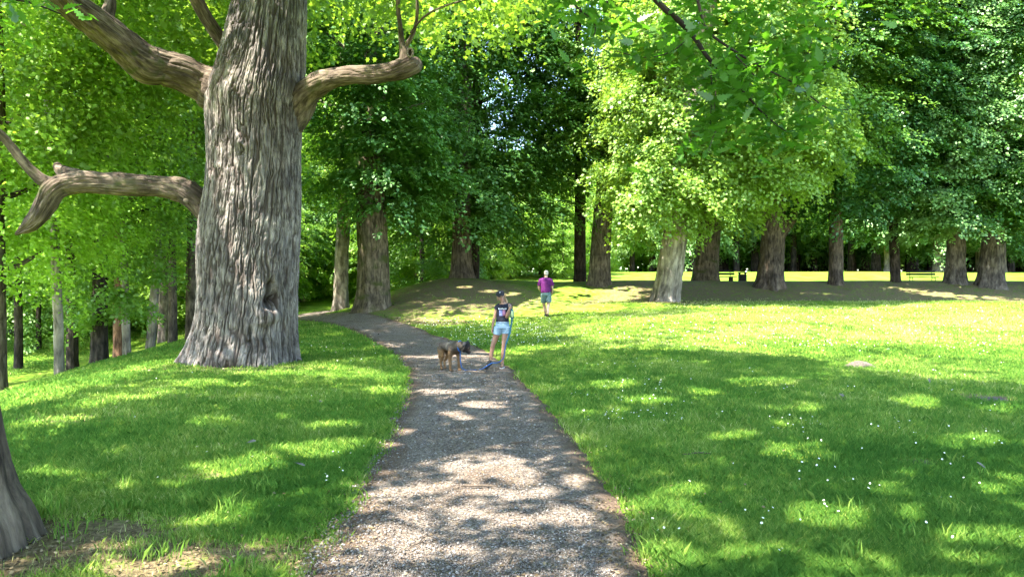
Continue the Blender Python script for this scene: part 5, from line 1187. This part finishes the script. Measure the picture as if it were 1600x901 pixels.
b.tube([(.19, 0, 1.41), (.235, -.01, 1.28), (.25, -.01, 1.13), (.245, .0, 1.08), (.25, .05, 1.0), (.235, .11, .90)], [.058, .052, .045, .044, .040, .028], 12); hand(b, (.235, .11, .90), (-.1, .4, -1), (-1, .1, 0), 1, 1.0, .5)
b.tube([(-.21, 0, 1.41), (-.25, .0, 1.28), (-.265, .01, 1.14), (-.26, .03, 1.09), (-.22, .12, 1.03), (-.16, .20, 1.0)], [.058, .052, .045, .044, .038, .028], 12); hand(b, (-.16, .20, 1.0), (.8, .6, -.1), (0, .2, -1), -1, 1.0, .5)
b.build('body', M['skin_pale'], man, remesh=.009, sm=3)
for q in (-1, 1):
    e = MB(); e.ell(np.array(mc) + ms * .032 * q + mu_ * .004 + mf * .086, (.012, .006, .007), mM); e.build('eye', M['eye'], man)
e = MB(); e.ell(np.array(mc) - mu_ * .058 + mf * .090, (.024, .006, .006), mM); e.build('mouth', M['lip'], man)
b = MB(); b.tube([(.01, 0, .94), (.005, 0, 1.0), (-.005, 0, 1.15), (-.01, 0, 1.32), (-.01, .0, 1.43), (-.005, .0, 1.485), (0, .005, 1.515)], [.205, .205, .20, .205, .19, .13, .075], 24, flat=.78)
b.tube([(.08, 0, 1.44), (.19, 0, 1.405), (.235, -.008, 1.30), (.25, -.01, 1.20)], [.08, .082, .078, .076], 14); b.tube([(-.10, 0, 1.44), (-.21, 0, 1.405), (-.25, 0, 1.30), (-.265, .005, 1.20)], [.08, .082, .078, .076], 14)
b.build('t_shirt', M['purple'], man, remesh=.010, sm=2)
b = MB(); b.tube([(0, 0, 1.0), (0, 0, .90), (0, .01, .84)], [.175, .19, .195], 22, flat=.78)
b.tube([(.085, 0, .88), (.10, -.01, .72), (.105, -.022, .56)], [.12, .115, .112], 16); b.tube([(-.085, 0, .88), (-.09, .05, .72), (-.08, .12, .56)], [.12, .115, .112], 16)
b.build('shorts', M['teal_shorts'], man, remesh=.010, sm=2)
b = MB(); mcn = np.array(mc); b.ell(mcn + mu_ * .040 - mf * .022, (.088, .100, .086), mM); b.ell(mcn - mf * .058 - mu_ * .01, (.076, .056, .075), mM); b.build('hair', M['hair_white'], man, remesh=.008, sm=1)
shoe(man, (.062, -.215, .06), (.05, .03, .0), 1.2, sole='shoe'); shoe(man, (-.01, .15, .0), (-.01, .42, .0), 1.2, sole='shoe')

# ---- dog
dY = 14.15; dX = wx(703, dY); d0 = gz(dX, dY) + .018
dog = thing('dog', (dX, dY, d0), 'tan and grey shaggy dog with black face standing on the path near the girl', 'dog')
b = MB()
ax = np.array([math.cos(math.radians(-52)), math.sin(math.radians(-52)), 0]); si = np.array([-ax[1], ax[0], 0]); Z = np.array([0, 0, 1.])
D = lambda f, s_, z: ax * f + si * s_ + Z * z
b.tube([D(-.30, 0, .44), D(-.26, 0, .46), D(-.15, 0, .465), (D(0, 0, .45)), D(.12, 0, .435), D(.22, 0, .44), D(.28, 0, .45)], [.065, .095, .102, .105, .12, .118, .085], 20, flat=.8)
b.tube([D(.14, 0, .41), D(.18, 0, .36)], [.12, .09], 14)
b.tube([D(.20, 0, .47), D(.29, .03, .50), D(.34, .08, .49)], [.105, .092, .08], 16)
hx = D(.335, .10, .485); fd = np.array([.86, -.34, -.60]); fd /= np.linalg.norm(fd); hs = np.cross(fd, Z); hs /= np.linalg.norm(hs); hu = np.cross(hs, fd); hM = Matrix(np.stack([hs, fd, hu], 1).tolist())
b.ell(hx + fd * .035 + hu * .015, (.086, .098, .086), hM); b.tube([hx + fd * .07 - hu * .018, hx + fd * .12 - hu * .032, hx + fd * .175 - hu * .036], [.052, .042, .034], 14); b.ell(hx + fd * .10 - hu * .062, (.030, .06, .016), hM); b.ell(hx + fd * .02 - hu * .05, (.085, .07, .06), hM)
for s_ in (-1, 1):
    e = MB(); e.tube([hx + hs * .045 * s_ + hu * .075 + fd * .0, hx + hs * .075 * s_ + hu * .105 + fd * .0, hx + hs * .105 * s_ + hu * .085 + fd * .015, hx + hs * .115 * s_ + hu * .045 + fd * .03, hx + hs * .110 * s_ + hu * .01 + fd * .04], [.030, .034, .034, .026, .008], 12, flat=.35); e.build('ear', M['shoe'], dog)
    fo = 0.03 * s_
    b.tube([D(.18, s_ * .075, .42), D(.16, s_ * .09, .34), D(.155 + fo, s_ * .085, .26), D(.165 + fo, s_ * .08, .15), D(.165 + fo, s_ * .08, .06), D(.17 + fo, s_ * .08, .035)], [.065, .056, .038, .030, .027, .028], 12)
    b.ell(D(.19 + fo, s_ * .08, .022), (.032, .045, .024), Matrix.Rotation(math.radians(-142), 3, 'Z'))
    ho = -.05 * s_
    b.tube([D(-.22, s_ * .07, .44), D(-.21 + ho * .4, s_ * .085, .36), D(-.17 + ho, s_ * .085, .27), D(-.24 + ho, s_ * .08, .18), D(-.265 + ho, s_ * .075, .155), D(-.25 + ho, s_ * .075, .06), D(-.245 + ho, s_ * .075, .035)], [.080, .068, .042, .029, .024, .022, .024], 12)
    b.ell(D(-.225 + ho, s_ * .075, .022), (.030, .043, .023), Matrix.Rotation(math.radians(-142), 3, 'Z'))
b.tube([D(-.29, 0, .47), D(-.345, .0, .44), D(-.36, .0, .34), D(-.35, -.01, .23), D(-.33, -.01, .17)], [.04, .036, .038, .032, .012], 12)
hp = np.array(hx)
def fur(P):
    f = P @ ax; s_ = P @ si; z = P[:, 2]
    tan = np.array([.135, .078, .038]); grey = np.array([.050, .045, .040]); dk = np.array([.010, .008, .007])
    n = fnoise(P * 14, 7, 3)[:, None]
    body = sst(.36, .44, z)[:, None]; c = tan * (1 - body) + (grey * .8 + tan * .22) * body
    sad = (sst(.06, -.03, np.abs(f + .02) - .10) * sst(.40, .46, z))[:, None]; c = c * (1 - .7 * sad) + np.array([.04, .037, .034]) * .7 * sad
    str_ = (np.exp(-((f - .02) / .03) ** 2) * sst(.34, .40, z))[:, None]; c = c * (1 - .6 * str_) + np.array([.17, .155, .13]) * .6 * str_
    ch = (np.exp(-((f - .25) / .06) ** 2) * (z < .44) * (z > .26))[:, None]; c = c * (1 - .6 * ch) + dk * 2 * .6 * ch
    leg = (z < .30)[:, None]; c = np.where(leg, tan * 1.15 * (1 + .2 * n), c)
    dh = (P - hp) @ fd; hh = (P - hp) @ hu; hd = (np.linalg.norm(P - (hp + fd * .06), axis=1) < .155) & (f > .22)
    fm = (hd & ((dh > .045) | (hh > .035)))[:, None]; c = np.where(fm, dk * 1.4, c)
    muz = (hd & (dh > .10) & (hh > -.01))[:, None]; c = np.where(muz, np.array([.05, .028, .022]), c)
    ck = (hd & (dh < .05) & (hh <= .035))[:, None]; c = np.where(ck, np.array([.07, .055, .042]), c)
    P2 = (z < .03)[:, None]; c = np.where(P2, tan * .7, c)
    return np.clip(c * (1 + .35 * n), .005, 1)
b.build('body', vcol_mat('dog_fur', .85), dog, remesh=.0075, sm=2, attrs={'fur': fur})
e = MB(); e.ell(hx + fd * .208 - hu * .026, (.018, .014, .014), hM); e.build('nose', M['eye'], dog)
for s_ in (-1, 1):
    e = MB(); e.ell(hx + fd * .112 + hs * .042 * s_ + hu * .034, (.010, .009, .010), hM); e.build('eye', M['eye'], dog)
cw = np.array(D(.29, .045, .485)); cn = np.array(D(1, .45, .1)); cn /= np.linalg.norm(cn); c1_ = np.cross(cn, Z); c1_ /= np.linalg.norm(c1_); c2_ = np.cross(c1_, cn)
a = np.linspace(0, 2 * math.pi, 25); b = MB(); b.tube([cw + (c1_ * math.cos(t) * .092 + c2_ * math.sin(t) * .104) for t in a], [.011] * 25, 8, cap=False); b.build('collar', M['leash'], dog)

# ================================================================== LABELS OF THE BACKGROUND TREES: which trunks each one shows between
LM = [(-999, 'the picture edge'), (4, 'rooted trunk'), (94, 'pale blotchy trunk'), (155, 'short thick trunk'), (234, 'pale leaning trunk'), (380, 'the old oak'), (532, 'slim pale trunk'), (583, 'thick mossy trunk'), (722, 'ribbed trunk'),
      (936, 'cleft trunk'), (1040, 'flaking pale trunk'), (1203, 'gnarled trunk'), (1306, 'brown straight trunk'), (1400, 'thin black trunk'), (1493, 'squat grey trunk'), (1548, 'broad leaning trunk'), (9999, 'the picture edge')]
KIND = {BG: 'tall wood tree', 'low leafy trees behind the mound': 'low leafy tree', 'low leafy trees behind the old oak': 'low leafy tree', 'tall crowns behind the crest': 'tall far crown', G2: 'dark-trunked grove tree', 'farthest trees at the back of the grove': 'small farthest tree'}
NUM = ['', 'one', 'two', 'three', 'four', 'five', 'six', 'seven', 'eight']; ORD = ['nearest', 'second nearest', 'third nearest', 'fourth nearest', 'fifth nearest', 'sixth nearest', 'seventh nearest']
bins = {}
for o in list(scn.objects):
    if o.parent is None and o.get('group') in KIND:
        px = CX + F * o.location.x / o.location.y
        j = max(i for i, l in enumerate(LM) if l[0] <= px); bins.setdefault((KIND[o['group']], j), []).append(o)
for (kd, j), os_ in bins.items():
    os_.sort(key=lambda o: o.location.y)
    a, b = LM[j][1], LM[min(j + 1, len(LM) - 1)][1]
    for q, o in enumerate(os_):
        o['label'] = ('%s between %s and %s' % (kd, a, b)) + ('' if len(os_) == 1 else ', %s of %s' % ((ORD[q] if q < len(os_) - 1 else 'farthest') , NUM[len(os_)]))
        w_ = o['label'].split()
        if len(w_) > 16: o['label'] = o['label'].replace(' seen between', ' between').replace('picture edge', 'picture edge')
